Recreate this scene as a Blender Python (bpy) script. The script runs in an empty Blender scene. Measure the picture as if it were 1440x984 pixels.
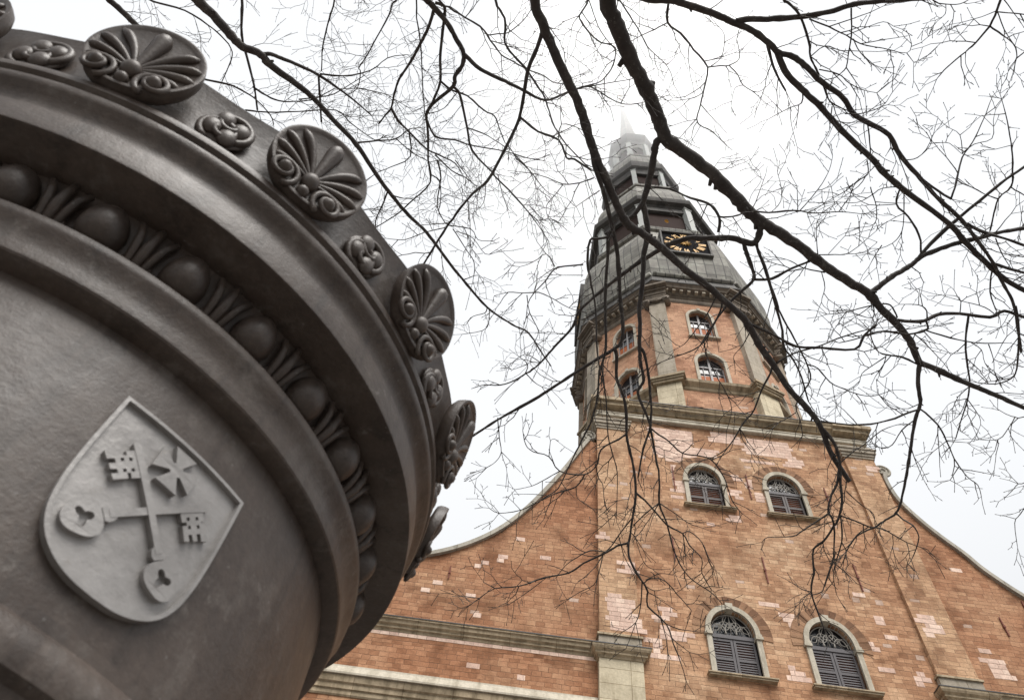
import bpy, bmesh, math, random
import numpy as np
from mathutils import Vector, Matrix
from mathutils.geometry import tessellate_polygon

PI = math.pi
R = math.radians
sc = bpy.context.scene
col = sc.collection

# ------------------------------------------------------------------ camera
CAM = Vector((-9.8430, -22.0282, 1.6))
YAW, PITCH, ROLL, FOC = -0.0587051, 0.9976658, 0.1637552, 1049.94
fw = Vector((math.sin(YAW)*math.cos(PITCH), math.cos(YAW)*math.cos(PITCH), math.sin(PITCH)))
rt = Vector((math.cos(YAW), -math.sin(YAW), 0))
up = rt.cross(fw)
rt2 = rt*math.cos(ROLL) + up*math.sin(ROLL)
up2 = up*math.cos(ROLL) - rt*math.sin(ROLL)
cd = bpy.data.cameras.new("camera")
cam = bpy.data.objects.new("camera", cd)
col.objects.link(cam)
M = Matrix.Identity(4)
for i in range(3):
    M[i][0], M[i][1], M[i][2], M[i][3] = rt2[i], up2[i], -fw[i], CAM[i]
cam.matrix_world = M
cd.sensor_width = 36.0
cd.lens = FOC/1440*36
cd.clip_start = 0.05
cd.clip_end = 3000
cd.dof.use_dof = True
cd.dof.focus_distance = 9.0
cd.dof.aperture_fstop = 7.0
sc.camera = cam

# ------------------------------------------------------------------ overcast daylight
SUN_EL, SUN_AZ = R(57), R(160)
world = bpy.data.worlds.new("World")
sc.world = world
world.use_nodes = True
wn = world.node_tree
wn.nodes.clear()
wo = wn.nodes.new("ShaderNodeOutputWorld")
bg = wn.nodes.new("ShaderNodeBackground")
sky = wn.nodes.new("ShaderNodeTexSky")
sky.sky_type = 'NISHITA'
sky.sun_disc = False
sky.sun_elevation = SUN_EL
sky.sun_rotation = SUN_AZ
sky.air_density = 1.0
sky.dust_density = 4.0
# closed cloud deck over the blue sky: brighter towards the zenith, as overcast skies are
geo = wn.nodes.new("ShaderNodeNewGeometry")
sep = wn.nodes.new("ShaderNodeSeparateXYZ")
mr = wn.nodes.new("ShaderNodeMapRange")
mr.interpolation_type = 'SMOOTHSTEP'
mr.inputs[1].default_value = -0.05
mr.inputs[2].default_value = 0.8
mr.inputs[3].default_value = 1.6
mr.inputs[4].default_value = 4.15
comb = wn.nodes.new("ShaderNodeCombineColor")
mixw = wn.nodes.new("ShaderNodeMix")
mixw.data_type = 'RGBA'
mixw.inputs[0].default_value = 0.93
tint = wn.nodes.new("ShaderNodeMix")
tint.data_type = 'RGBA'
tint.blend_type = 'MULTIPLY'
tint.inputs[0].default_value = 1.0
tint.inputs[7].default_value = (0.985, 0.995, 1.0, 1)
tc = wn.nodes.new("ShaderNodeTexCoord")
wn.links.new(tc.outputs['Generated'], sep.inputs[0])
wn.links.new(sep.outputs['Z'], mr.inputs[0])
for k in range(3):
    wn.links.new(mr.outputs[0], comb.inputs[k])
wn.links.new(comb.outputs[0], tint.inputs[6])
wn.links.new(sky.outputs[0], mixw.inputs[6])
wn.links.new(tint.outputs[2], mixw.inputs[7])
wn.links.new(mixw.outputs[2], bg.inputs[0])
bg.inputs[1].default_value = 0.1
wn.links.new(bg.outputs[0], wo.inputs[0])

sd = bpy.data.lights.new("sun", 'SUN')
sd.energy = 1.5
sd.angle = R(38)
sd.color = (1.0, 0.97, 0.93)
sun = bpy.data.objects.new("sun", sd)
col.objects.link(sun)
sv = Vector((math.sin(SUN_AZ)*math.cos(SUN_EL), math.cos(SUN_AZ)*math.cos(SUN_EL), math.sin(SUN_EL)))
sun.rotation_euler = sv.to_track_quat('Z', 'Y').to_euler()
sun.location = (-30, -60, 90)

sc.view_settings.view_transform = 'Standard'
sc.view_settings.look = 'None'
sc.view_settings.gamma = 1
sc.view_settings.exposure = 1.35
sc.render.engine = 'CYCLES'
sc.cycles.max_bounces = 16
sc.cycles.diffuse_bounces = 4
sc.cycles.volume_bounces = 16
sc.cycles.use_denoising = True

# ------------------------------------------------------------------ mesh helper
class MB:
    def __init__(s):
        s.v, s.f, s.uv, s.sm = [], [], [], []
    def add(s, verts, faces, uvs=None, smooth=False):
        b = len(s.v)
        s.v += [tuple(p) for p in verts]
        for i, f in enumerate(faces):
            s.f.append([b+k for k in f])
            s.uv.append(uvs[i] if uvs else None)
            s.sm.append(smooth)
        return s
    def box(s, x0, x1, y0, y1, z0, z1, m=None):
        V = [(x, y, z) for z in (z0, z1) for y in (y0, y1) for x in (x0, x1)]
        if m: V = [m(*p) for p in V]
        F = [(0,2,3,1), (4,5,7,6), (0,1,5,4), (2,6,7,3), (0,4,6,2), (1,3,7,5)]
        return s.add(V, F)
    def prism(s, outer, holes, d0, d1, m):
        """flat outline (u,v) with holes, given depth d0..d1; m(u,v,d) -> point"""
        loops = [outer]+list(holes)
        tris = tessellate_polygon([[Vector((p[0], p[1], 0)) for p in l] for l in loops])
        flat = [p for l in loops for p in l]
        n = len(flat)
        V = [m(p[0], p[1], d0) for p in flat]+[m(p[0], p[1], d1) for p in flat]
        F = [tuple(t) for t in tris]+[tuple(n+k for k in reversed(t)) for t in tris]
        b = 0
        for l in loops:
            k = len(l)
            for i in range(k):
                j = (i+1) % k
                F.append((b+i, b+j, n+b+j, n+b+i))
            b += k
        return s.add(V, F)
    def tube(s, pts, rad, n=6, cap=True, smooth=True):
        pts = [Vector(p) for p in pts]
        N = len(pts)
        V, F = [], []
        ref = Vector((0.31, 0.17, 0.93)).normalized()
        prev = None
        for i, p in enumerate(pts):
            d = (pts[min(i+1, N-1)]-pts[max(i-1, 0)])
            if d.length < 1e-9: d = Vector((0, 0, 1))
            d.normalize()
            a = prev-d*prev.dot(d) if prev else d.cross(ref)
            if a.length < 1e-6: a = d.cross(Vector((1, 0, 0)))
            a.normalize(); prev = a
            b = d.cross(a)
            r = rad[i] if isinstance(rad, (list, tuple)) else rad
            for k in range(n):
                t = 2*PI*k/n
                V.append(p+(a*math.cos(t)+b*math.sin(t))*r)
        for i in range(N-1):
            for k in range(n):
                F.append((i*n+k, i*n+(k+1) % n, (i+1)*n+(k+1) % n, (i+1)*n+k))
        if cap:
            F.append(tuple(range(n-1, -1, -1))); F.append(tuple((N-1)*n+k for k in range(n)))
        return s.add(V, F, None, smooth)
    def rings(s, prof, n, cx=0, cy=0, a0=None, apothem=True, cap=True, smooth=False, cxf=None, usecirc=None):
        """loft of regular n-gons; prof = [(r, z)], r is the apothem unless told otherwise"""
        a0 = -PI/2-PI/n if a0 is None else a0
        V, F, U = [], [], []
        per = 0
        for r, z in prof:
            rr = r/math.cos(PI/n) if apothem else r
            ox = cxf(z) if cxf else cx
            for k in range(n):
                t = a0+2*PI*k/n
                V.append((ox+rr*math.cos(t), cy+rr*math.sin(t), z))
        rm = max(r for r, z in prof) if usecirc is None else usecirc
        side = 2*PI*rm/n
        lv = [0]
        for i in range(1, len(prof)):
            lv.append(lv[-1]+math.hypot(prof[i][0]-prof[i-1][0], prof[i][1]-prof[i-1][1]))
        z0 = prof[0][1]
        for i in range(len(prof)-1):
            for k in range(n):
                F.append((i*n+k, i*n+(k+1) % n, (i+1)*n+(k+1) % n, (i+1)*n+k))
                U.append(((k*side, z0+lv[i]), ((k+1)*side, z0+lv[i]), ((k+1)*side, z0+lv[i+1]), (k*side, z0+lv[i+1])))
        if cap:
            F.append(tuple(range(n-1, -1, -1))); U.append(None)
            N = len(prof)-1
            F.append(tuple(N*n+k for k in range(n))); U.append(None)
        return s.add(V, F, U, smooth)
    def ball(s, c, rx, ry, rz, nu=14, nv=9, m=None):
        V, F = [], []
        for i in range(nv+1):
            ph = -PI/2+PI*i/nv
            for k in range(nu):
                t = 2*PI*k/nu
                p = (c[0]+rx*math.cos(ph)*math.cos(t), c[1]+ry*math.cos(ph)*math.sin(t), c[2]+rz*math.sin(ph))
                V.append(m(*p) if m else p)
        for i in range(nv):
            for k in range(nu):
                F.append((i*nu+k, i*nu+(k+1) % nu, (i+1)*nu+(k+1) % nu, (i+1)*nu+k))
        return s.add(V, F, None, True)
    def build(s, name, mat, parent=None, base=None, sharp=None):
        base = Vector(base) if base is not None else (Vector(parent['base']) if parent is not None and 'base' in parent else Vector((0, 0, 0)))
        me = bpy.data.meshes.new(name)
        me.from_pydata([Vector(p)-base for p in s.v], [], s.f)
        uvl = me.uv_layers.new(name="UVMap")
        data = np.zeros(len(me.loops)*2, dtype=np.float32)
        for fi, poly in enumerate(me.polygons):
            u = s.uv[fi]
            if u is None:
                n = poly.normal
                f = s.f[fi]
                if abs(n.z) > 0.75:
                    u = [(s.v[k][0], s.v[k][1]) for k in f]
                else:
                    h = math.hypot(n.x, n.y) or 1
                    tx, ty = -n.y/h, n.x/h
                    u = [(s.v[k][0]*tx+s.v[k][1]*ty, s.v[k][2]) for k in f]
            for li, q in zip(poly.loop_indices, u):
                data[li*2], data[li*2+1] = q
        uvl.data.foreach_set('uv', data)
        me.polygons.foreach_set('use_smooth', s.sm)
        bm = bmesh.new(); bm.from_mesh(me)
        bmesh.ops.recalc_face_normals(bm, faces=bm.faces[:])
        bm.to_mesh(me); bm.free()
        if sharp: me.set_sharp_from_angle(angle=R(sharp))
        if mat: me.materials.append(mat)
        o = bpy.data.objects.new(name, me)
        col.objects.link(o)
        if parent is not None:
            o.parent = parent
        else:
            o.location = base
        return o

def root(name, loc, label, cat, group=None):
    o = bpy.data.objects.new(name, None)
    o.location = loc
    o['base'] = tuple(loc)
    o['label'] = label; o['category'] = cat
    if group: o['group'] = group
    o.empty_display_size = 0.2
    col.objects.link(o)
    return o

def dup(o, parent, loc=None, rz=None):
    c = o.copy(); col.objects.link(c); c.parent = parent
    if loc is not None: c.location = loc
    if rz is not None: c.rotation_euler = (0, 0, rz)
    for ch in list(o.children):
        dup(ch, c)
    return c

def sub(o, base):
    """children of this part are built round the same base as the part"""
    o['base'] = tuple(base)
    return o

# ------------------------------------------------------------------ material helper
class NT:
    def __init__(s, name):
        s.m = bpy.data.materials.new(name); s.m.use_nodes = True
        s.t = s.m.node_tree; s.t.nodes.clear()
        s.out = s.t.nodes.new("ShaderNodeOutputMaterial")
        s.b = s.t.nodes.new("ShaderNodeBsdfPrincipled")
        s.t.links.new(s.b.outputs[0], s.out.inputs[0])
    def n(s, typ, ins=None, **props):
        nd = s.t.nodes.new("ShaderNode"+typ)
        for k, v in props.items(): setattr(nd, k, v)
        for k, v in (ins or {}).items():
            s.set(nd.inputs[k], v)
        return nd
    def set(s, sock, v):
        if isinstance(v, bpy.types.NodeSocket): s.t.links.new(v, sock)
        else: sock.default_value = v
    def math(s, op, a, b=0.0, c=0.0):
        nd = s.n("Math", {0: a, 1: b, 2: c}, operation=op)
        return nd.outputs[0]
    def mix(s, f, a, b, mode='MIX'):
        nd = s.n("Mix", {0: f, 6: a, 7: b}, data_type='RGBA', blend_type=mode)
        return nd.outputs[2]
    def noise(s, vec, scale, detail=4, rough=0.55, dim='3D'):
        return s.n("TexNoise", {'Vector': vec, 'Scale': scale, 'Detail': detail, 'Roughness': rough})
    def ramp(s, f, stops, interp='LINEAR'):
        nd = s.n("ValToRGB", {0: f})
        e = nd.color_ramp.elements
        nd.color_ramp.interpolation = interp
        while len(e) < len(stops): e.new(0.5)
        for i, (p, c) in enumerate(stops):
            e[i].position = p
            e[i].color = (*c, 1) if len(c) == 3 else c
        return nd.outputs[0]
    def sstep(s, x, a, b):
        return s.n("MapRange", {0: x, 1: a, 2: b, 3: 0.0, 4: 1.0}, interpolation_type='SMOOTHSTEP').outputs[0]
    def vec(s, x, y, z=0.0):
        return s.n("CombineXYZ", {0: x, 1: y, 2: z}).outputs[0]
    def bump(s, h, strength=0.4, dist=0.02):
        return s.n("Bump", {'Height': h, 'Strength': strength, 'Distance': dist}).outputs[0]
    def fin(s, color, rough=0.8, bump=None, metal=0.0, spec=None):
        s.set(s.b.inputs['Base Color'], color if not isinstance(color, tuple) else (*color, 1))
        s.set(s.b.inputs['Roughness'], rough)
        s.set(s.b.inputs['Metallic'], metal)
        if spec is not None: s.set(s.b.inputs['Specular IOR Level'], spec)
        if bump is not None: s.t.links.new(bump, s.b.inputs['Normal'])
        return s.m

def brick_mat(name, bw, bh, tones, mortar, pale=(0.52, 0.38, 0.30), pale_amt=0.02, joint=0.011, stain=0.8, zone=0.6, seed=0.0, vary=1.0, warp=0.16):
    t = NT(name)
    uv = t.n("UVMap", uv_map="UVMap").outputs[0]
    w1 = t.noise(uv, 2.3, 3)
    w2 = t.noise(uv, 14.0, 2)
    off = t.n("VectorMath", {0: w1.outputs['Color'], 1: (0.5, 0.5, 0.5)}, operation='SUBTRACT').outputs[0]
    off2 = t.n("VectorMath", {0: w2.outputs['Color'], 1: (0.5, 0.5, 0.5)}, operation='SUBTRACT').outputs[0]
    o1 = t.n("VectorMath", {0: off, 3: 0.075}, operation='SCALE').outputs[0]
    o2 = t.n("VectorMath", {0: off2, 3: 0.034}, operation='SCALE').outputs[0]
    p = t.n("VectorMath", {0: uv, 1: o1}, operation='ADD').outputs[0]
    p = t.n("VectorMath", {0: p, 1: o2}, operation='ADD').outputs[0]
    sp = t.n("SeparateXYZ", {0: p})
    u, v = sp.outputs[0], sp.outputs[1]
    vy = t.n("TexNoise", {'W': v, 'Scale': 2.1, 'Detail': 1.0}, noise_dimensions='1D')       # uneven course heights
    v = t.math('ADD', v, t.math('MULTIPLY', t.math('SUBTRACT', vy.outputs[0], 0.5), warp))
    r = t.math('DIVIDE', v, bh)
    row = t.math('FLOOR', r); fv = t.math('SUBTRACT', r, row)
    wr = t.n("TexWhiteNoise", {'W': t.math('ADD', row, 3.7+seed)}, noise_dimensions='1D')
    sh = t.math('ADD', t.math('MULTIPLY', t.math('FLOORED_MODULO', row, 2.0), 0.5), t.math('MULTIPLY', wr.outputs['Value'], 0.42))
    wv = t.math('ADD', 0.86, t.math('MULTIPLY', t.n("SeparateColor", {0: wr.outputs['Color']}).outputs[1], 0.34))
    c = t.math('ADD', t.math('DIVIDE', u, t.math('MULTIPLY', wv, bw)), sh)
    ci = t.math('FLOOR', c); fu = t.math('SUBTRACT', c, ci)
    wid = t.n("TexWhiteNoise", {'Vector': t.vec(ci, row, seed)}, noise_dimensions='3D')
    sc3 = t.n("SeparateColor", {0: wid.outputs['Color']})
    low = t.noise(uv, 0.33, 3)
    low2 = t.noise(t.n("VectorMath", {0: uv, 1: (31.0, 11.0, 0)}, operation='ADD').outputs[0], 0.75, 5)
    k = t.math('ADD', t.math('MULTIPLY', wid.outputs['Value'], 1-zone), t.math('MULTIPLY', t.sstep(low.outputs[0], 0.32, 0.68), zone))
    n = len(tones)
    base = t.ramp(k, [(i/(n-1), tones[i]) for i in range(n)])
    bri = t.math('ADD', 1-0.26*vary, t.math('MULTIPLY', sc3.outputs[0], 0.5*vary))
    base = t.mix(1.0, base, t.n("CombineColor", {0: bri, 1: bri, 2: bri}).outputs[0], 'MULTIPLY')
    isp = t.math('GREATER_THAN', sc3.outputs[1], 1-pale_amt)
    base = t.mix(isp, base, (*pale, 1))
    fine = t.noise(uv, 22.0, 6, 0.7)
    mid = t.noise(uv, 6.0, 5, 0.65)
    f = t.math('ADD', t.math('ADD', 0.04, t.math('MULTIPLY', fine.outputs[0], 1.0)), t.math('MULTIPLY', mid.outputs[0], 0.98))
    base = t.mix(1.0, base, t.n("CombineColor", {0: f, 1: f, 2: f}).outputs[0], 'MULTIPLY')
    st = t.math('MULTIPLY', t.sstep(low2.outputs[0], 0.47, 0.66), stain)
    base = t.mix(st, base, t.mix(1.0, base, (0.56, 0.50, 0.46, 1), 'MULTIPLY'))
    hide = t.math('LESS_THAN', sc3.outputs[2], 0.22)
    du = t.math('MULTIPLY', t.math('ADD', t.math('MINIMUM', fu, t.math('SUBTRACT', 1.0, fu)), hide), bw)
    dv = t.math('MULTIPLY', t.math('MINIMUM', fv, t.math('SUBTRACT', 1.0, fv)), bh)
    d = t.math('MINIMUM', du, dv)
    jm = t.sstep(d, joint*0.45, joint*1.25)
    crk = t.noise(uv, 3.1, 4, 0.6)
    mcol = t.mix(t.sstep(crk.outputs[0], 0.44, 0.58), (*mortar, 1), (mortar[0]*.36, mortar[1]*.38, mortar[2]*.40, 1))
    jn = t.math('MULTIPLY', t.math('SUBTRACT', 1.0, jm), t.math('MULTIPLY', t.sstep(mid.outputs[0], 0.35, 0.6), 0.8))
    colr = t.mix(jn, base, mcol)
    h = t.math('ADD', t.math('MULTIPLY', jm, 0.6), t.math('ADD', t.math('MULTIPLY', fine.outputs[0], 0.5), t.math('MULTIPLY', wid.outputs['Value'], 0.35)))
    return t.fin(colr, 0.9, t.bump(h, 0.55, 0.03), spec=0.2)

def stone_mat(name, base, dark, streak=0.5, joints=None, rough=0.85, grain=12.0):
    t = NT(name)
    uv = t.n("UVMap", uv_map="UVMap").outputs[0]
    ob = t.n("TexCoord").outputs['Object']
    n1 = t.noise(ob, 1.6, 5, 0.6)
    n2 = t.noise(ob, grain, 5, 0.65)
    sv = t.n("VectorMath", {0: uv, 1: (1.7, 0.35, 1)}, operation='MULTIPLY').outputs[0]
    n3 = t.noise(sv, 1.6, 5, 0.65)
    b = t.mix(t.math('MULTIPLY', t.sstep(n3.outputs[0], 0.42, 0.68), streak), (*base, 1), (*dark, 1))
    b = t.mix(t.math('MULTIPLY', t.sstep(n1.outputs[0], 0.5, 0.75), streak*0.8), b, (*dark, 1))
    f = t.math('ADD', 0.62, t.math('MULTIPLY', n2.outputs[0], 0.76))
    b = t.mix(1.0, b, t.n("CombineColor", {0: f, 1: f, 2: f}).outputs[0], 'MULTIPLY')
    h = n2.outputs[0]
    if joints:
        sp = t.n("SeparateXYZ", {0: uv})
        uu = t.math('DIVIDE', sp.outputs[0], joints[0]); vv = t.math('DIVIDE', sp.outputs[1], joints[1])
        fu = t.math('FRACT', uu); fv = t.math('FRACT', vv)
        d = t.math('MINIMUM', t.math('MULTIPLY', t.math('MINIMUM', fu, t.math('SUBTRACT', 1.0, fu)), joints[0]), t.math('MULTIPLY', t.math('MINIMUM', fv, t.math('SUBTRACT', 1.0, fv)), joints[1]))
        j = t.sstep(d, 0.004, 0.016)
        b = t.mix(j, t.mix(1.0, b, (0.55, 0.5, 0.45, 1), 'MULTIPLY'), b)
        wid = t.n("TexWhiteNoise", {'Vector': t.vec(t.math('FLOOR', uu), t.math('FLOOR', vv), 1.0)}, noise_dimensions='3D')
        g = t.math('ADD', 0.84, t.math('MULTIPLY', wid.outputs[0], 0.3))
        b = t.mix(1.0, b, t.n("CombineColor", {0: g, 1: g, 2: g}).outputs[0], 'MULTIPLY')
        h = t.math('ADD', h, t.math('MULTIPLY', j, 0.8))
    return t.fin(b, rough, t.bump(h, 0.4, 0.02), spec=0.25)

def plain_mat(name, base, rough=0.7, var=0.25, scale=9.0, metal=0.0, bump=0.15, dist=0.01, spec=0.4):
    t = NT(name)
    ob = t.n("TexCoord").outputs['Object']
    n1 = t.noise(ob, scale, 5, 0.65)
    f = t.math('ADD', 1-var, t.math('MULTIPLY', n1.outputs[0], 2*var))
    b = t.mix(1.0, (*base, 1), t.n("CombineColor", {0: f, 1: f, 2: f}).outputs[0], 'MULTIPLY')
    return t.fin(b, rough, t.bump(n1.outputs[0], bump, dist), metal, spec)

def copper_mat(name, a, b_, c, seam=0.62, course=1.3):
    t = NT(name)
    uv = t.n("UVMap", uv_map="UVMap").outputs[0]
    n1 = t.noise(uv, 0.9, 5, 0.65)
    sv = t.n("VectorMath", {0: uv, 1: (3.0, 0.35, 1)}, operation='MULTIPLY').outputs[0]
    n2 = t.noise(sv, 1.6, 5, 0.7)
    base = t.ramp(n1.outputs[0], [(0.25, a), (0.5, b_), (0.75, c)])
    base = t.mix(t.math('MULTIPLY', t.sstep(n2.outputs[0], 0.48, 0.78), 0.55), base, (0.085, 0.08, 0.072, 1))
    sp = t.n("SeparateXYZ", {0: uv})
    uu = t.math('DIVIDE', sp.outputs[0], seam); vv = t.math('DIVIDE', sp.outputs[1], course)
    fu = t.math('FRACT', uu); fv = t.math('FRACT', vv)
    du = t.math('MULTIPLY', t.math('MINIMUM', fu, t.math('SUBTRACT', 1.0, fu)), seam)
    dv = t.math('MULTIPLY', t.math('MINIMUM', fv, t.math('SUBTRACT', 1.0, fv)), course)
    j = t.sstep(t.math('MINIMUM', du, dv), 0.012, 0.04)
    wid = t.n("TexWhiteNoise", {'Vector': t.vec(t.math('FLOOR', uu), t.math('FLOOR', vv), 2.0)}, noise_dimensions='3D')
    g = t.math('ADD', 0.74, t.math('MULTIPLY', wid.outputs[0], 0.5))
    base = t.mix(1.0, base, t.n("CombineColor", {0: g, 1: g, 2: g}).outputs[0], 'MULTIPLY')
    base = t.mix(j, (0.07, 0.07, 0.065, 1), base)
    return t.fin(base, 0.72, t.bump(t.math('ADD', t.math('MULTIPLY', j, -0.8), n1.outputs[0]), 0.5, 0.05), spec=0.22)

TONES = [(0.34, 0.172, 0.094), (0.42, 0.235, 0.135), (0.475, 0.29, 0.175), (0.53, 0.365, 0.235)]
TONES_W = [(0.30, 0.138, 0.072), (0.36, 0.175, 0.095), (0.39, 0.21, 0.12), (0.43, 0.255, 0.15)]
M_brick = brick_mat("facade_brick", 0.32, 0.175, TONES, (0.25, 0.15, 0.095), pale_amt=0.012, vary=0.5)
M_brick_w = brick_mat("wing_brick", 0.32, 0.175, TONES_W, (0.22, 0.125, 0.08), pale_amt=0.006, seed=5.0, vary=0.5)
M_brick_p = brick_mat("pilaster_brick", 0.32, 0.175, [(0.41, 0.225, 0.13), (0.48, 0.30, 0.18), (0.52, 0.35, 0.22)], (0.27, 0.17, 0.11), pale_amt=0.015, seed=9.0, vary=0.5)
M_brick_o = brick_mat("octagon_brick", 0.40, 0.19, [(0.45, 0.235, 0.145), (0.50, 0.285, 0.18), (0.53, 0.325, 0.21)], (0.30, 0.185, 0.125), pale_amt=0.02, seed=2.0, vary=0.5)
M_pale = brick_mat("pale_new_brick", 0.36, 0.20, [(0.62, 0.43, 0.345), (0.66, 0.48, 0.39), (0.70, 0.54, 0.44)], (0.44, 0.27, 0.2), pale_amt=0.0, stain=0.1, zone=0.3, vary=0.45, warp=0.0)
M_vouss = brick_mat("arch_brick", 0.19, 0.40, [(0.19, 0.10, 0.06), (0.27, 0.155, 0.092), (0.33, 0.205, 0.125)], (0.16, 0.10, 0.065), pale_amt=0.0, stain=0.4, seed=4.0, warp=0.0)
M_cream = stone_mat("cream_stone", (0.62, 0.54, 0.39), (0.30, 0.24, 0.15), 0.45, (1.1, 0.55))
M_trim = stone_mat("pale_window_stone", (0.50, 0.455, 0.37), (0.27, 0.235, 0.175), 0.65)
M_olive = stone_mat("weathered_cornice_stone", (0.43, 0.345, 0.235), (0.15, 0.115, 0.07), 0.75, (1.6, 9.0))
M_grey = stone_mat("grey_stone", (0.40, 0.35, 0.28), (0.2, 0.17, 0.12), 0.5, (1.0, 0.8))
M_dkstone = stone_mat("sooty_stone", (0.20, 0.165, 0.13), (0.07, 0.06, 0.05), 0.6)
M_lead = plain_mat("lead_flashing", (0.055, 0.052, 0.05), 0.5, 0.3, 5)
M_coping = stone_mat("coping_stone", (0.42, 0.39, 0.33), (0.2, 0.185, 0.15), 0.55, (1.2, 9))
M_shut = plain_mat("grey_shutter_paint", (0.085, 0.078, 0.083), 0.6, 0.25, 14)
M_slat = plain_mat("shutter_slat_paint", (0.10, 0.085, 0.082), 0.65, 0.3, 14)
M_rust = plain_mat("rust_red_board", (0.40, 0.115, 0.035), 0.75, 0.3, 6)
M_dark = plain_mat("dark_interior", (0.02, 0.018, 0.02), 0.6, 0.3, 5)
M_glass = plain_mat("dim_window_glass", (0.03, 0.033, 0.038), 0.12, 0.3, 3, bump=0.05)
M_bar = plain_mat("grey_window_bar", (0.33, 0.32, 0.32), 0.6, 0.2, 8)
M_trac = plain_mat("pale_tracery", (0.30, 0.28, 0.25), 0.7, 0.25, 9)
M_iron = plain_mat("rusty_iron", (0.17, 0.05, 0.03), 0.75, 0.4, 12)
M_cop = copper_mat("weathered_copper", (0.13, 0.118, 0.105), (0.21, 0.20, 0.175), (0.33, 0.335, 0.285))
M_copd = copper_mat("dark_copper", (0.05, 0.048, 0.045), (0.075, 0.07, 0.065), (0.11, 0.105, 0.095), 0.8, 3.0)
M_lant = plain_mat("dark_louvre_board", (0.050, 0.034, 0.030), 0.9, 0.3, 2.2, spec=0.1)
M_white = plain_mat("pale_painted_post", (0.36, 0.375, 0.355), 0.6, 0.25, 3)
M_gold = plain_mat("gold_leaf", (0.50, 0.28, 0.05), 0.5, 0.2, 6, metal=0.15)
M_black = plain_mat("black_clock_board", (0.012, 0.012, 0.014), 0.95, 0.3, 4, spec=0.05)

def metal_paint():
    t = NT("dark_iron_paint")
    ob = t.n("TexCoord").outputs['Object']
    n1 = t.noise(ob, 3.2, 6, 0.65); n2 = t.noise(ob, 42.0, 4, 0.6); n3 = t.noise(ob, 13.0, 6, 0.7)
    v = t.n("TexVoronoi", {'Vector': ob, 'Scale': 38.0, 'Randomness': 1.0}).outputs['Distance']
    b = t.ramp(n1.outputs[0], [(0.28, (0.037, 0.026, 0.0205)), (0.5, (0.064, 0.0475, 0.038)), (0.74, (0.094, 0.073, 0.0595))])
    dust = t.math('MULTIPLY', t.sstep(n3.outputs[0], 0.52, 0.68), 0.6)
    b = t.mix(dust, b, (0.125, 0.107, 0.094, 1))
    rustm = t.math('MULTIPLY', t.sstep(t.noise(ob, 7.0, 5, 0.7).outputs[0], 0.63, 0.74), 0.35)
    b = t.mix(rustm, b, (0.085, 0.048, 0.032, 1))
    sx = t.n("VectorMath", {0: ob, 1: (11.0, 11.0, 1.1)}, operation='MULTIPLY').outputs[0]
    stk = t.noise(sx, 1.0, 5, 0.7)
    b = t.mix(t.math('MULTIPLY', t.sstep(stk.outputs[0], 0.52, 0.7), 0.5), b, (0.115, 0.100, 0.090, 1))
    b = t.mix(t.math('MULTIPLY', t.sstep(stk.outputs[0], 0.48, 0.34), 0.5), b, (0.022, 0.016, 0.013, 1))
    spk = t.math('MULTIPLY', t.math('LESS_THAN', v, 0.085), t.math('GREATER_THAN', n3.outputs[0], 0.53))
    b = t.mix(t.math('MULTIPLY', spk, 0.35), b, (0.2, 0.19, 0.18, 1))
    n5 = t.noise(ob, 110.0, 4, 0.7)
    f = t.math('ADD', 0.45, t.math('ADD', t.math('MULTIPLY', n2.outputs[0], 0.55), t.math('MULTIPLY', n5.outputs[0], 0.55)))
    b = t.mix(1.0, b, t.n("CombineColor", {0: f, 1: f, 2: f}).outputs[0], 'MULTIPLY')
    chip = t.math('MULTIPLY', t.sstep(t.noise(ob, 26.0, 6, 0.75).outputs[0], 0.64, 0.70), 0.7)
    b = t.mix(chip, b, (0.155, 0.140, 0.128, 1))
    n4 = t.noise(ob, 160.0, 3, 0.6)
    h = t.math('ADD', t.math('MULTIPLY', n2.outputs[0], 0.5), t.math('ADD', t.math('MULTIPLY', n3.outputs[0], 0.55), t.math('MULTIPLY', n4.outputs[0], 0.22)))
    ro = t.math('ADD', 0.29, t.math('MULTIPLY', n3.outputs[0], 0.34))
    return t.fin(b, ro, t.bump(h, 0.55, 0.004), spec=0.45)
M_paint = metal_paint()

def shield_paint():
    t = NT("worn_silver_paint")
    ob = t.n("TexCoord").outputs['Object']
    n1 = t.noise(ob, 9.0, 6, 0.65); n2 = t.noise(ob, 60.0, 4, 0.6); n3 = t.noise(ob, 24.0, 5, 0.7)
    b = t.ramp(n1.outputs[0], [(0.25, (0.185, 0.175, 0.168)), (0.5, (0.29, 0.278, 0.268)), (0.75, (0.375, 0.36, 0.35))])
    b = t.mix(t.math('MULTIPLY', t.sstep(n3.outputs[0], 0.58, 0.75), 0.45), b, (0.20, 0.175, 0.15, 1))
    b = t.mix(t.math('MULTIPLY', t.sstep(t.noise(ob, 17.0, 5, 0.7).outputs[0], 0.66, 0.76), 0.55), b, (0.36, 0.21, 0.09, 1))
    h = t.math('ADD', n2.outputs[0], t.math('MULTIPLY', n3.outputs[0], 1.5))
    return t.fin(b, 0.42, t.bump(h, 0.35, 0.003), 0.15, 0.5)
M_silver = shield_paint()

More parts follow.
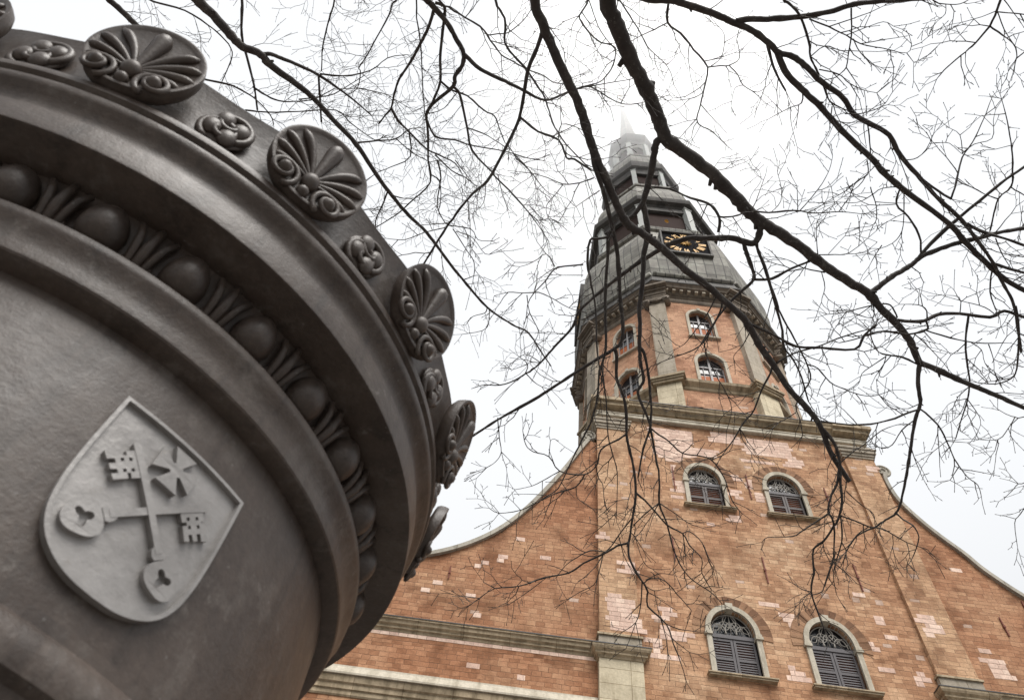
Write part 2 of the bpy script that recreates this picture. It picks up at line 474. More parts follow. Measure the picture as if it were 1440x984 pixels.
def bark():
    t = NT("wet_linden_bark")
    ob = t.n("TexCoord").outputs['Object']
    n1 = t.noise(ob, 7.0, 6, 0.7); n2 = t.noise(ob, 60.0, 4, 0.65)
    b = t.ramp(n1.outputs[0], [(0.3, (0.036, 0.030, 0.028)), (0.55, (0.062, 0.053, 0.049)), (0.75, (0.11, 0.097, 0.087))])
    g = t.n("NewGeometry")
    nz = t.n("SeparateXYZ", {0: g.outputs['Normal']}).outputs[2]
    moss = t.math('MULTIPLY', t.sstep(nz, -0.35, 0.6), t.sstep(n1.outputs[0], 0.42, 0.6))
    lich = t.math('MULTIPLY', t.sstep(t.noise(ob, 19.0, 5, 0.7).outputs[0], 0.56, 0.66), 0.55)
    b = t.mix(lich, b, (0.17, 0.165, 0.15, 1))
    b = t.mix(t.math('MULTIPLY', moss, 0.55), b, (0.075, 0.08, 0.035, 1))
    return t.fin(b, 0.75, t.bump(t.math('ADD', n1.outputs[0], n2.outputs[0]), 0.6, 0.01), spec=0.35)
M_bark = bark()
M_twig = plain_mat("twig_bark", (0.035, 0.027, 0.026), 0.7, 0.3, 20)
M_leaf = plain_mat("withered_leaf", (0.55, 0.26, 0.03), 0.6, 0.25, 30)

# ------------------------------------------------------------------ ground
def ground_mat():
    t = NT("square_paving")
    uv = t.n("UVMap", uv_map="UVMap").outputs[0]
    br = t.n("TexBrick", {'Vector': uv, 'Color1': (0.115, 0.105, 0.095, 1), 'Color2': (0.155, 0.143, 0.13, 1), 'Mortar': (0.045, 0.042, 0.04, 1), 'Scale': 1.0, 'Mortar Size': 0.012, 'Brick Width': 0.3, 'Row Height': 0.2})
    n = t.noise(uv, 0.6, 5, 0.6)
    f = t.math('ADD', 0.75, t.math('MULTIPLY', n.outputs[0], 0.5))
    b = t.mix(1.0, br.outputs[0], t.n("CombineColor", {0: f, 1: f, 2: f}).outputs[0], 'MULTIPLY')
    return t.fin(b, 0.6, t.bump(br.outputs[1], -0.3, 0.01))
g = MB().add([(-900, -900, 0), (900, -900, 0), (900, 900, 0), (-900, 900, 0)], [(0, 1, 2, 3)]).build("ground", ground_mat())
g['kind'] = 'structure'; g['label'] = 'dark wet paved square in front of the church'

# ------------------------------------------------------------------ the church
church = root("brick_church", (0, 6.5, 0), "tall red brick church with a stepped copper spire fading into fog", "church")
CX, CY = 0.0, 6.62

def arch(x0, x1, zb, zi, zt, n=20):
    P = [(x0, zb), (x1, zb)]
    c = (x0+x1)/2; rx = (x1-x0)/2; rz = zt-zi
    for i in range(n+1):
        t = PI*i/n
        P.append((c+rx*math.cos(t), zi+rz*math.sin(t)))
    return P
def fr(u, v, d): return (u, d, v)          # the facade: d is the depth y

WIN = []      # (x, half opening, zb, zi, zt, half surround, zt surround)
for s in (-1, 1):
    WIN.append((s*1.75, 0.79, 17.48, 19.24, 20.16, 0.97, 20.36))
    WIN.append((s*1.76, 0.745, 25.49, 27.15, 28.06, 0.92, 28.26))
holes = [arch(x-h, x+h, zb, zi, zt) for x, h, zb, zi, zt, hs, zs in WIN]
MB().prism([(-6.45, 0), (6.45, 0), (6.45, 31.5), (-6.45, 31.5)], holes, 0.15, 1.0, fr).build("facade_wall", M_brick, church)
MB().box(-6.5, 6.5, 1.02, 13.1, 0, 31.5).build("tower_wall", M_brick_w, church)

# pilasters of the facade
for s in (-1, 1):
    a, b = sorted((s*6.53, s*5.12))
    MB().box(a, b, 0.0, 0.6, 18.40, 30.6).build("pilaster", M_brick_p, church)
    a, b = sorted((s*6.56, s*5.07))
    lo = MB().box(a, b, -0.06, 0.6, 0, 17.45)
    lo.build("pilaster_pier", M_cream, church)
    bl = MB().box(a-.0, b, -0.03, 0.6, 17.84, 18.34).build("pilaster_block", M_grey, church)
    MB().box(a-.05, b+.05, -0.09, 0.61, 18.342, 18.42).build("block_capping", M_olive, bl, base=(0, 6.5, 0))
    prof = [(0.03, 17.42), (0.07, 17.49), (0.14, 17.53), (0.14, 17.60), (0.22, 17.66), (0.255, 17.73), (0.265, 17.80)]
    V = []; F = []
    m = MB()
    for (o1, z1), (o2, z2) in zip(prof[:-1], prof[1:]):
        i = len(m.v)
        A = [(a-o1, -.06-o1, z1), (b+o1, -.06-o1, z1), (b+o1, 0.6, z1), (a-o1, 0.6, z1), (a-o2, -.06-o2, z2), (b+o2, -.06-o2, z2), (b+o2, 0.6, z2), (a-o2, 0.6, z2)]
        m.add(A, [(0, 1, 5, 4), (1, 2, 6, 5), (3, 0, 4, 7), (0, 3, 2, 1), (4, 5, 6, 7)])
    cap = m.build("pilaster_cornice", M_olive, church)
    MB().box(a-.28, b+.28, -.34, 0.6, 17.803, 17.838).build("lead_flashing", M_lead, cap, base=(0, 6.5, 0))
    # capital under the main cornice
    m = MB()
    a, b = sorted((s*6.53, s*5.12))
    for (o, z1, z2) in ((0.05, 29.85, 29.98), (0.10, 29.985, 30.14), (0.17, 30.145, 30.34), (0.22, 30.345, 30.42), (0.08, 30.425, 30.68)):
        m.box(a-o, b+o, -o, 0.62, z1, z2)
    m.build("pilaster_capital", M_grey, church)

# cornice round the square tower: mitred rings
def sq(prof): return [(6.5+o, z) for o, z in prof]
MB().rings(sq([(0.02, 30.90), (0.05, 30.93), (0.05, 31.10), (0.08, 31.12), (0.08, 31.18), (0.0, 31.2)]), 4, 0, 6.5).build("white_band", M_trim, church)
co = MB().rings(sq([(-0.1, 31.44), (0.04, 31.45), (0.05, 31.52), (0.11, 31.56), (0.12, 31.62), (0.25, 31.66), (0.26, 31.78), (0.30, 31.82), (0.34, 31.92)]), 4, 0, 6.5).build("tower_cornice", M_olive, church)
for s in (-1, 1):
    MB().box(*sorted((s*6.87, s*5.0)), -0.44, 0.3, 31.70, 31.93).box(*sorted((s*6.72, s*5.0)), -0.30, 0.3, 31.46, 31.695).build("cornice_block", M_olive, co, base=(0, 6.5, 0))
MB().rings(sq([(0.36, 31.94), (0.36, 31.97), (-0.8, 32.3)]), 4, 0, 6.5).build("lead_roof", M_lead, co, base=(0, 6.5, 0))

# wing walls with the sweeping gable
WY = 0.25
VL = [(-30, 20.2), (-17.5, 20.25), (-15.2, 20.55), (-13.19, 21.14), (-11.8, 21.83), (-10.59, 22.82), (-9.65, 24.02), (-8.76, 25.53), (-8.0, 27.0), (-7.3, 28.5), (-6.95, 29.2)]
VR = [(6.98, 29.2), (6.86, 28.6), (7.0, 27.45), (7.54, 26.28), (8.09, 25.42), (8.70, 24.62), (9.17, 23.83), (10.17, 22.72), (11.4, 21.75), (13.0, 20.95), (15.2, 20.5), (17.5, 20.25), (30, 20.2)]
def smooth2(P, k=5):
    out = []
    for i in range(len(P)-1):
        p0, p1, p2, p3 = P[max(i-1, 0)], P[i], P[i+1], P[min(i+2, len(P)-1)]
        for j in range(k):
            t = j/k
            q = [0.5*((2*p1[a])+(-p0[a]+p2[a])*t+(2*p0[a]-5*p1[a]+4*p2[a]-p3[a])*t*t+(-p0[a]+3*p1[a]-3*p2[a]+p3[a])*t**3) for a in range(len(p1))]
            out.append(tuple(q))
    out.append(tuple(P[-1]))
    return out
def offs(P, d):
    out = []
    for i, p in enumerate(P):
        a, b = P[max(i-1, 0)], P[min(i+1, len(P)-1)]
        tx, tz = b[0]-a[0], b[1]-a[1]; l = math.hypot(tx, tz)
        out.append((p[0]-tz/l*d, p[1]+tx/l*d))
    return out
for s, VV in ((-1, VL), (1, VR)):
    C_ = smooth2(VV)
    inn = offs(C_, -0.16)
    if s < 0:
        wall = [(-30, 0), (-6.46, 0), (-6.46, 29.0)]+[p for p in reversed(inn) if p[0] < -6.6]
    else:
        wall = [(6.46, 0), (30, 0)]+[p for p in reversed(inn) if p[0] > 6.6]+[(6.46, 29.0)]
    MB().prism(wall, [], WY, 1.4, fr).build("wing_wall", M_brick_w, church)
    lo = offs(C_, -0.17)
    m = MB()
    for i in range(len(C_)-1):
        q = [C_[i], C_[i+1], lo[i+1], lo[i]]
        m.add([fr(x, z, y) for y in (0.1, 1.6) for x, z in q], [(0, 1, 2, 3), (7, 6, 5, 4), (0, 4, 5, 1), (3, 2, 6, 7)])
    m.build("gable_coping", M_coping, church)
    # scroll that ends the sweep
    cx, cz = s*6.86, 29.45
    pts = []
    for k in range(46):
        t = k/45
        a = -PI*0.5*1.0+t*PI*3.6
        r = 0.34*(1-t)**0.8+0.05
        pts.append((cx+s*r*math.cos(a), 0.0, cz+r*math.sin(a)))
    m = MB()
    m.prism([(cx+0.33*math.cos(2*PI*i/24), cz+0.33*math.sin(2*PI*i/24)) for i in range(24)], [], 0.24, 1.3, fr)
    m.tube([(p[0], 0.23, p[2]) for p in pts], 0.06, 6)
    m.build("volute_scroll", M_coping, church)
    # two cornices across the wing
    x0, x1 = sorted((s*30, s*6.57))
    def strip(name, prof, mat, yb=WY, lead=None):
        m = MB()
        P = [(yb+0.3, prof[0][1])]+[(yb-o, z) for o, z in prof]+[(yb+0.3, prof[-1][1])]
        n = len(P)
        m.add([(x0, y, z) for y, z in P]+[(x1, y, z) for y, z in P], [(i, (i+1) % n, n+(i+1) % n, n+i) for i in range(n)]+[tuple(range(n)), tuple(range(2*n-1, n-1, -1))])
        c = m.build(name, mat, church)
        if lead:
            MB().box(x0, x1, yb-lead[0], yb+.3, lead[1], lead[2]).build("lead_flashing", M_lead, c, base=(0, 6.5, 0))
    strip("wing_cornice", [(0.03, 17.60), (0.06, 17.68), (0.11, 17.70), (0.11, 17.78), (0.19, 17.83), (0.21, 17.92), (0.26, 17.96), (0.27, 18.03)], M_olive, lead=(0.285, 18.034, 18.065))
    strip("wing_frieze_band", [(0.012, 17.46), (0.02, 17.59)], M_pale)
    strip("wing_string_course", [(0.02, 15.67), (0.26, 15.68), (0.265, 15.74), (0.12, 15.98), (0.10, 16.02), (0.09, 16.08), (0.02, 16.1)], M_trim)
    strip("wing_architrave", [(0.03, 15.05), (0.06, 15.10), (0.06, 15.24), (0.11, 15.26), (0.11, 15.42), (0.17, 15.46), (0.20, 15.66)], M_olive)
nv = MB().box(-19, 19, 1.45, 55, 0, 16.5).build("nave_wall", M_brick_w, church)
MB().add([(-19.5, 1.45, 16.52), (19.5, 1.45, 16.52), (0, 1.45, 19.6), (-19.5, 55.5, 16.52), (19.5, 55.5, 16.52), (0, 55.5, 19.6)], [(0, 1, 2), (3, 5, 4), (0, 2, 5, 3), (1, 4, 5, 2), (0, 3, 4, 1)]).build("roof", M_copd, church)

# patches of pale renewed brick, cut to the brick courses
PATCH = {'c': [(-4.38, -3.83, 19.68, 20.32), (-4.62, -3.95, 19.44, 19.66), (-4.49, -3.98, 19.08, 19.42), (-4.37, -3.28, 18.7, 18.94), (-4.81, -4.32, 17.89, 18.51), (-4.48, -3.89, 17.64, 17.92), (-0.39, 0.37, 20.35, 20.88), (0.1, 0.69, 20.14, 20.43), (0.22, 0.7, 19.84, 20.16), (0.24, 0.76, 19.39, 19.86), (-0.03, 0.2, 17.92, 18.2), (0.0, 0.52, 17.63, 17.96), (2.8, 3.48, 19.28, 19.65), (3.7, 4.21, 20.39, 20.71), (3.84, 4.3, 19.68, 20.09), (3.16, 3.73, 18.48, 18.66), (3.37, 3.68, 21.4, 21.86), (4.31, 4.74, 18.06, 18.52), (-3.93, -1.91, 28.66, 30.87), (-3.55, -2.55, 28.25, 28.86), (-2.39, -0.93, 28.9, 29.74), (0.51, 2.86, 29.49, 30.69), (0.35, 1.58, 28.82, 29.29), (2.27, 2.99, 28.77, 29.34), (-3.18, -2.63, 25.85, 27.96), (-0.67, -0.15, 26.15, 26.84), (0.23, 0.78, 26.21, 27.52), (-0.66, -0.13, 27.33, 27.77), (-0.97, -0.32, 24.85, 25.11), (-1.98, -1.65, 24.33, 24.62), (-2.08, -1.54, 20.47, 20.6), (-1.01, 0.4, 30.08, 30.86)], 'pl': [(-6.22, -5.7, 20.0, 20.29), (-6.15, -5.37, 19.65, 20.04), (-6.24, -5.51, 19.39, 19.73), (-6.17, -5.14, 19.12, 19.42), (-6.15, -5.01, 18.62, 19.13), (-5.68, -5.13, 21.21, 21.84), (-6.48, -6.23, 22.9, 23.28)], 'pr': [(5.29, 5.92, 20.17, 21.09), (5.32, 5.64, 20.01, 20.49), (5.99, 6.47, 28.94, 29.57)], 'wr': [(7.22, 7.82, 19.42, 19.98), (7.15, 7.94, 18.77, 19.61), (7.73, 8.19, 23.58, 23.77)], 'wl': [(-9.77, -9.41, 22.33, 22.59), (-10.38, -10.0, 21.36, 21.57), (-10.41, -10.14, 21.1, 21.35), (-10.99, -10.7, 20.95, 21.15), (-11.22, -10.97, 20.73, 20.97), (-12.64, -12.28, 19.72, 19.98), (-13.01, -12.68, 19.34, 19.49), (-8.77, -8.35, 21.62, 21.84), (-11.36, -11.0, 19.47, 19.62), (-10.98, -10.7, 18.56, 18.74), (-10.94, -10.5, 16.51, 16.74), (-9.23, -8.97, 16.45, 16.68)]}
random.seed(11)
for key, rects in PATCH.items():
    y = {'c': 0.15, 'pl': 0.0, 'pr': 0.0, 'wr': WY, 'wl': WY}[key]
    taken = {}
    for (a, b, z0, z1) in rects:
        k0, k1 = round(z0/0.2), max(round(z0/0.2)+1, round(z1/0.2))
        m = MB()
        rag = 0.16 if (k1-k0) > 1 else 0.0
        for k in range(k0, k1):
            aa = a+random.choice((-1, 0, 0, 1))*rag; bb = b+random.choice((-1, 0, 0, 1))*rag
            bb = max(bb, aa+0.24)
            for (p, q) in taken.get(k, []):
                if aa < q and bb > p:
                    if p-aa > bb-q: bb = p-.004
                    else: aa = q+.004
            if bb-aa < .1 or (rag and random.random() < .10): continue
            taken.setdefault(k, []).append((aa, bb))
            m.box(aa, bb, y-0.006, y+0.05, k*0.2+0.004, k*0.2+0.196)
        if m.v: m.build("pale_brick_patch", M_pale, church)
# iron wall anchors
for x, z0, z1, y in [(0, 21.68, 22.98, .15), (3.65, 21.86, 23.2, .15), (8.66, 20.67, 21.5, WY), (9.94, 22.0, 22.45, WY), (-3.12, 26.27, 27.8, .15), (0.2, 26.31, 27.87, .15), (3.64, 26.5, 27.6, .15), (-3.51, 22.25, 23.51, .15), (-12.1, 20.1, 20.7, WY)]:
    m = MB().box(x-.022, x+.022, y-.06, y-.02, z0, z1)
    m.box(x-.04, x+.04, y-.08, y+.02, (z0+z1)/2-.05, (z0+z1)/2+.05)
    m.build("iron_anchor", M_iron, church)

# facade windows
BASE = (0, 6.5, 0)
def tracery(h, zi, zt):
    """rosette and small arches of the fanlight, radii in metres"""
    m = MB()
    rz = zt-zi
    def ell(cx, cz, rx, rz_, a0, a1, n=18, r=0.022):
        m.tube([(cx+rx*math.cos(a0+(a1-a0)*i/n), 0.30, cz+rz_*math.sin(a0+(a1-a0)*i/n)) for i in range(n+1)], r, 5)
    e = 0.36*h
    ell(0, zi+rz*0.62, e*0.85, rz*0.30, 0, 2*PI)
    for s in (-1, 1):
        ell(s*h*0.52, zi+0.02, h*0.30, rz*0.42, 0, PI)
        ell(s*h*0.26, zi+rz*0.40, e*0.6, rz*0.2, 0, 2*PI, r=0.018)
        ell(s*h*0.70, zi+rz*0.3, e*0.5, rz*0.16, 0, 2*PI, r=0.016)
        m.tube([(s*h*0.55, 0.30, zi+0.05), (s*0.1*h, 0.30, zi+rz*0.85)], 0.018, 5)
    ell(0, zi+0.02, h*0.26, rz*0.55, 0, PI)
    m.tube([(0, 0.30, zi), (0, 0.30, zi+rz*0.95)], 0.018, 5)
    ell(0, zi, h*0.93, rz*0.93, 0, PI, 24, 0.025)
    return m
for kind in (0, 1):
    x, h, zb, zi, zt, hs, zs = WIN[kind]
    mid = zi-0.10
    for s in (-1, 1):
        X = s*abs(x)
        w = MB().box(-h+.004, h-.004, 0.42, 0.5, zb, mid)
        if s == -1:
            wo_ = w.build("arched_window", M_rust, church)
            MB().prism(arch(-h+.004, h-.004, mid+.002, zi, zt-.01), [], 0.40, 0.5, fr).build("fanlight_pane", M_glass, wo_, base=BASE)
            sur = MB()
            # surround as a closed band: left jamb, arch, right jamb
            po, pi_ = arch(-hs, hs, zb, zi, zs, 28)[1:], arch(-h, h, zb, zi, zt, 28)[1:]
            po.append((-hs, zb)); pi_.append((-h, zb))
            sur.prism(po+list(reversed(pi_)), [], 0.05, 0.34, fr)
            for q in (-1, 1):
                sur.box(*sorted((q*(h-.03), q*(hs+.06))), 0.0, 0.33, zi-.24, zi-.13)
                sur.box(*sorted((q*(h-.01), q*(hs+.03))), 0.02, 0.33, zi-.125, zi-.02)
            if kind == 0:
                sur.box(-.13, .13, -0.01, 0.3, zs-.22, zs+.05)
            sur.build("surround", M_trim, wo_, base=BASE)
            MB().box(-hs-.12, hs+.22, -0.02, 0.3, zb-.11, zb-.004).box(-hs-.16, hs+.26, -0.06, 0.25, zb-.045, zb-.001).build("sill", M_olive, wo_, base=BASE)
            # relieving arch of upright bricks round it
            m = MB()
            n = 30; r0x, r0z, r1x, r1z = hs+.015, zs-zi+.015, hs+.45, zs-zi+.43
            a0 = R(-8)
            for i in range(n):
                t0, t1 = a0+(PI-2*a0)*i/n, a0+(PI-2*a0)*(i+1)/n
                q = [(r0x*math.cos(t0), zi+r0z*math.sin(t0)), (r1x*math.cos(t0), zi+r1z*math.sin(t0)), (r1x*math.cos(t1), zi+r1z*math.sin(t1)), (r0x*math.cos(t1), zi+r0z*math.sin(t1))]
                l = (hs+.22)
                dd = 0.146-random.random()*.028
                f_uv = [(t0*l, 0.01), (t0*l, 0.39), (t1*l, 0.39), (t1*l, 0.01)]
                m.add([fr(a, b, d) for d in (dd, 0.2) for a, b in q], [(0, 1, 2, 3), (0, 4, 5, 1), (1, 5, 6, 2), (2, 6, 7, 3), (3, 7, 4, 0)], [f_uv]*5)
            m.build("relieving_arch", M_vouss, wo_, base=BASE)
            # pale lower jamb bricks beside the frame
            tr = tracery(h, zi, zt).build("fanlight_tracery", M_trac, wo_, base=BASE)
            MB().box(-h, h, 0.24, 0.36, mid-.09, mid+.06).build("transom", M_shut, wo_, base=BASE)
            for q in (-1, 1):
                a, b = sorted((q*0.012, q*(h-.005)))
                st = 0.085
                m = MB().box(a, a+st, 0.27, 0.33, zb+.01, mid-.095).box(b-st, b, 0.27, 0.33, zb+.01, mid-.095)
                zmid = zb+(mid-zb)*0.42
                for z in (zb+.012, zmid, mid-.20):
                    m.box(a+st, b-st, 0.272, 0.328, z, z+.10)
                for z0, z1 in ((zb+.13, zmid-.01), (zmid+.12, mid-.21)):
                    k = max(int((z1-z0)/(0.092 if kind == 0 else 0.105)), 1)
                    for i in range(k):
                        zz = z0+(z1-z0)*(i+.5)/k
                        wd = 0.036
                        up_ = .040 if kind == 0 else .020
                        m.add([(a+st, 0.28, zz-wd), (b-st, 0.28, zz-wd), (b-st, 0.315, zz+up_), (a+st, 0.315, zz+up_), (a+st, 0.29, zz-wd-.012), (b-st, 0.29, zz-wd-.012), (b-st, 0.325, zz+up_-.012), (a+st, 0.325, zz+up_-.012)],
                              [(0, 1, 2, 3), (7, 6, 5, 4), (0, 4, 5, 1), (2, 6, 7, 3)])
                m.build("shutter", M_shut if kind == 0 else M_slat, wo_, base=BASE)
            wo_.location = (X, 0, 0)
        else:
            dup(wo_, church, loc=(X, 0, 0))

# ------------------------------------------------------------------ octagon of the tower
AP = 6.17
def oct_map(k, ap=AP):
    a = k*PI/4
    def m(u, v, d):
        # face k=0 looks towards -y; d grows outwards
        x, y = u, -(ap+d)
        return (CX+x*math.cos(a)-y*math.sin(a), CY+x*math.sin(a)+y*math.cos(a), v)
    return m
OW = [(0.76, 35.32, 37.45, 38.30), (0.70, 40.25, 42.55, 43.36)]
hw = AP*math.tan(PI/8)
m = MB()
for k in range(8):
    m.prism([(-hw, 31.2), (hw, 31.2), (hw, 44.4), (-hw, 44.4)], [arch(-a, a, zb, zi, zt, 14) for a, zb, zi, zt in OW], -0.5, 0.0, oct_map(k))
m.build("octagon_wall", M_brick_o, church)
MB().rings([(AP-.9, 31.3), (AP-.9, 44.3)], 8, CX, CY).build("octagon_lining", M_dark, church)
led = [(0.02, 34.55), (0.08, 34.62), (0.10, 34.80), (0.22, 34.88), (0.34, 34.96), (0.38, 35.14), (0.02, 35.24)]
MB().rings([(AP+o, z) for o, z in led], 8, CX, CY, cap=False).build("octagon_ledge", M_olive, church)
def corner_map(k):
    a = k*PI/4+PI/8
    rr = AP/math.cos(PI/8)
    def f(u, d, v):
        x, y = u, -(rr+d)
        return (CX+x*math.cos(a)-y*math.sin(a), CY+x*math.sin(a)+y*math.cos(a), v)
    return f
for k in range(8):
    f = corner_map(k)
    p = MB().box(-.50, .50, -0.6, 0.10, 35.25, 43.6, f).build("corner_pilaster", M_grey, church)
    MB().box(-.66, .66, -0.8, 0.17, 31.6, 34.7, f).build("pedestal", M_cream, p, base=BASE)
    q = MB()
    for o, z0, z1 in ((0.24, 34.72, 34.88), (0.34, 34.885, 35.02), (0.46, 35.025, 35.2)):
        q.box(-.66-o*.6, .66+o*.6, -0.7, 0.17+o*.7, z0, z1, f)
    q.build("pedestal_cap", M_olive, p, base=BASE)
    c = MB().box(-.62, .62, -0.6, 0.24, 44.02, 44.3, f).box(-.5, .5, -.6, .14, 43.62, 43.8, f)
    for s in (-1, 1):
        ax = [Vector(f(s*.62, -.25, 43.86)), Vector(f(s*.62, 0.30, 43.86))]
        c.tube(ax, 0.24, 12)
        c.tube([Vector(f(s*.62, 0.30, 43.86)), Vector(f(s*.62, 0.35, 43.86))], 0.12, 10)
    c.tube([Vector(f(-.4, 0.2, 43.92)), Vector(f(0, 0.26, 43.72)), Vector(f(.4, 0.2, 43.92))], 0.10, 8)
    c.build("ionic_capital", M_dkstone, p, base=BASE)
    r = MB()
    for o, z0, z1 in ((0.16, 44.32, 44.52), (0.22, 44.525, 44.86), (0.36, 44.865, 45.0), (0.62, 45.1, 45.3)):
        r.box(-.62-o*.3, .62+o*.3, -0.7, 0.10+o, z0, z1, f)
    r.build("entablature_block", M_dkstone, p, base=BASE)

# octagon windows, built on face 0 and turned for the others
def oct_window(kind):
    h, zb, zi, zt = OW[kind]
    f = oct_map(0)
    hs = h+.17
    w = MB().prism(arch(-h-.03, h+.03, zb, zi, zt+.03, 14), [], -0.42, -0.36, f)
    def shift(mb):   # to coordinates round the tower axis
        mb.v = [(x-CX, y-CY, z) for x, y, z in mb.v]; return mb
    o = shift(w).build("tower_window", M_glass, church, base=(0, 0, 0))
    po, pi_ = arch(-hs, hs, zb, zi, zt+.17, 18)[1:], arch(-h+.01, h-.01, zb, zi, zt-.01, 18)[1:]
    po.append((-hs, zb)); pi_.append((-h+.01, zb))
    s_ = MB().prism(po+list(reversed(pi_)), [], -0.10, 0.07, f)
    s_.box(-.1, .1, -0.1, 0.11, zt+.02, zt+.26, lambda x, y, z: f(x, z, y))
    shift(s_).build("surround", M_trim, o, base=(0, 0, 0))
    b = MB()
    bx = lambda x0, x1, d0, d1, z0, z1: b.box(x0, x1, d0, d1, z0, z1, lambda x, y, z: f(x, z, y))
    bx(-.06, .06, -.352, -.27, zb, zt-.02)
    bx(-h, h, -.35, -.28, zi-.1, zi-.01)
    for z in (zb+(zi-zb)*.36, zb+(zi-zb)*.68):
        bx(-h, h, -.349, -.30, z, z+.045)
    for s in (-1, 1):
        bx(*sorted((s*h*.5-.018, s*h*.5+.018)), -.348, -.305, zb, zi-.1)
        bx(*sorted((s*h, s*(h-.07))), -.35, -.28, zb, zi)
    shift(b).build("glazing_bars", M_bar, o, base=(0, 0, 0))
    r = MB()
    for s in (-1, 1):
        a, c = sorted((s*.075, s*(h-.07)))
        zz = zb+(zi-zb)*(.60 if kind == 0 else .66)
        r.box(a, c, -.354, -.335, zb+.02, zz, lambda x, y, z: f(x, z, y))
    shift(r).build("orange_board", M_rust, o, base=(0, 0, 0))
    si = MB().box(-hs-.08, hs+.08, -.1, .16, zb-.14, zb-.003, lambda x, y, z: f(x, z, y))
    shift(si).build("sill", M_grey, o, base=(0, 0, 0))
    o.location = (CX-0, CY-6.5, 0)
    return o
for kind in (0, 1):
    o = oct_window(kind)
    for k in range(1, 8):
        dup(o, church, rz=k*PI/4)

# entablature and roof stages; the wooden spire leans a little to the north
def cxf(z): return -0.018*max(0, z-45)
def stage(name, prof, mat, parent=church, n=8, cap=True):
    return MB().rings(prof, n, 0, CY, cxf=cxf, cap=cap).build(name, mat, parent, base=BASE)
en = stage("tower_entablature", [(AP+.03, 44.2), (AP+.10, 44.32), (AP+.12, 44.55), (AP+.2, 44.6), (AP+.12, 44.62), (AP+.10, 44.9), (AP+.22, 44.96), (AP+.26, 45.16), (AP+.58, 45.24), (AP+.62, 45.4), (AP+.74, 45.52)], M_dkstone)
d_ = MB()
for k in range(8):
    f = oct_map(k)
    for i in range(11):
        u = -hw+.15+i*(2*hw-.3)/10
        d_.box(u-.10, u+.10, .24, .50, 44.98, 45.18, lambda x, y, z: f(x, z, y))
d_.build("dentils", M_grey, en, base=BASE)
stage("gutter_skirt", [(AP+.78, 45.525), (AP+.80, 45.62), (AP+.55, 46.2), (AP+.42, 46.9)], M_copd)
gt = MB()
for k in range(8):
    f = oct_map(k, AP+.42); h_ = (AP+.42)*math.tan(PI/8)
    gt.tube([f(-h_*.98, 47.05, 0), f(h_*.98, 47.05, 0)], 0.24, 10)
gt.build("roll_moulding", M_cop, church)
bell = stage("bell_roof", [(6.40, 47.0), (6.60, 48.2), (6.70, 49.6), (6.70, 51.2), (6.58, 52.8), (6.30, 54.4), (5.86, 55.8), (5.36, 57.0), (5.12, 57.8), (5.35, 57.9), (5.42, 58.25), (5.2, 58.4)], M_cop)

def lantern(a, z0, z1, posts_r, parent_name, pr, ped=0.0):
    L = stage(parent_name, [(a, z0), (a, z1)], M_lant)
    for k in range(8):
        t = k*PI/4+PI/8-PI/2
        rr = posts_r/math.cos(PI/8)
        x, y = cxf(z0)+rr*math.cos(t), CY+rr*math.sin(t)
        x2 = cxf(z1)+rr*math.cos(t)
        tt = t
        def mp(u, v, z, x=x, x2=x2, y=y, tt=tt):
            s = (z-z0)/(z1-z0)
            X = x+(x2-x)*s
            return (X+u*math.cos(tt)-v*math.sin(tt), y+u*math.sin(tt)+v*math.cos(tt), z)
        p = MB().box(-pr*.8, pr*.8, -pr, pr, z0+ped, z1-.35*pr, mp)
        p.box(-pr*.95, pr*1.0, -pr*1.25, pr*1.25, z1-.35*pr, z1, mp)
        if ped: p.box(-pr*.95, pr*1.1, -pr*1.3, pr*1.3, z0, z0+ped, mp)
        p.build("lantern_post", M_white, L, base=BASE)
        # arched head and rails between the posts
        f0 = k*PI/4
    return L
L3 = lantern(4.62, 58.35, 63.6, 4.85, "clock_lantern", 0.30, 0.9)
rl = MB().rings([(4.70, 58.4), (4.98, 58.4), (4.98, 59.2), (4.70, 59.2)], 8, 0, CY, cxf=cxf, cap=False)
rl.build("parapet", M_copd, L3, base=BASE)
hd = MB().rings([(4.66, 62.9), (4.96, 62.9), (4.96, 63.55), (4.66, 63.55)], 8, 0, CY, cxf=cxf, cap=False)
hd.build("lintel", M_copd, L3, base=BASE)
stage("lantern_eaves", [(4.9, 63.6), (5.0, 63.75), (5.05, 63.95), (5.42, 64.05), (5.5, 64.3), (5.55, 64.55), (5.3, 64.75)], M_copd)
stage("copper_dome", [(5.15, 64.7), (5.2, 65.6), (5.1, 66.8), (4.8, 68.2), (4.4, 69.6), (4.05, 70.8), (3.85, 71.5), (4.0, 71.6), (4.0, 71.95), (3.7, 72.05)], M_cop)
L2 = lantern(3.12, 72.0, 77.4, 3.32, "open_lantern", 0.24, 0.9)
MB().rings([(3.2, 72.05), (3.44, 72.05), (3.44, 72.9), (3.2, 72.9)], 8, 0, CY, cxf=cxf, cap=False).build("parapet", M_copd, L2, base=BASE)
MB().rings([(3.16, 76.6), (3.42, 76.6), (3.42, 77.35), (3.16, 77.35)], 8, 0, CY, cxf=cxf, cap=False).build("lintel", M_copd, L2, base=BASE)
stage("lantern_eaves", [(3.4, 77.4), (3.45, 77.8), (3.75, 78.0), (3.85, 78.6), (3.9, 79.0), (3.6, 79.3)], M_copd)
stage("copper_dome", [(3.55, 79.25), (3.6, 80.2), (3.5, 81.4), (3.2, 82.8), (2.9, 83.8), (2.75, 84.3), (2.85, 84.4), (2.85, 84.7), (2.6, 84.8)], M_cop)
L1 = lantern(2.1, 84.75, 89.9, 2.32, "upper_lantern", 0.28, 1.2)
hd = MB()
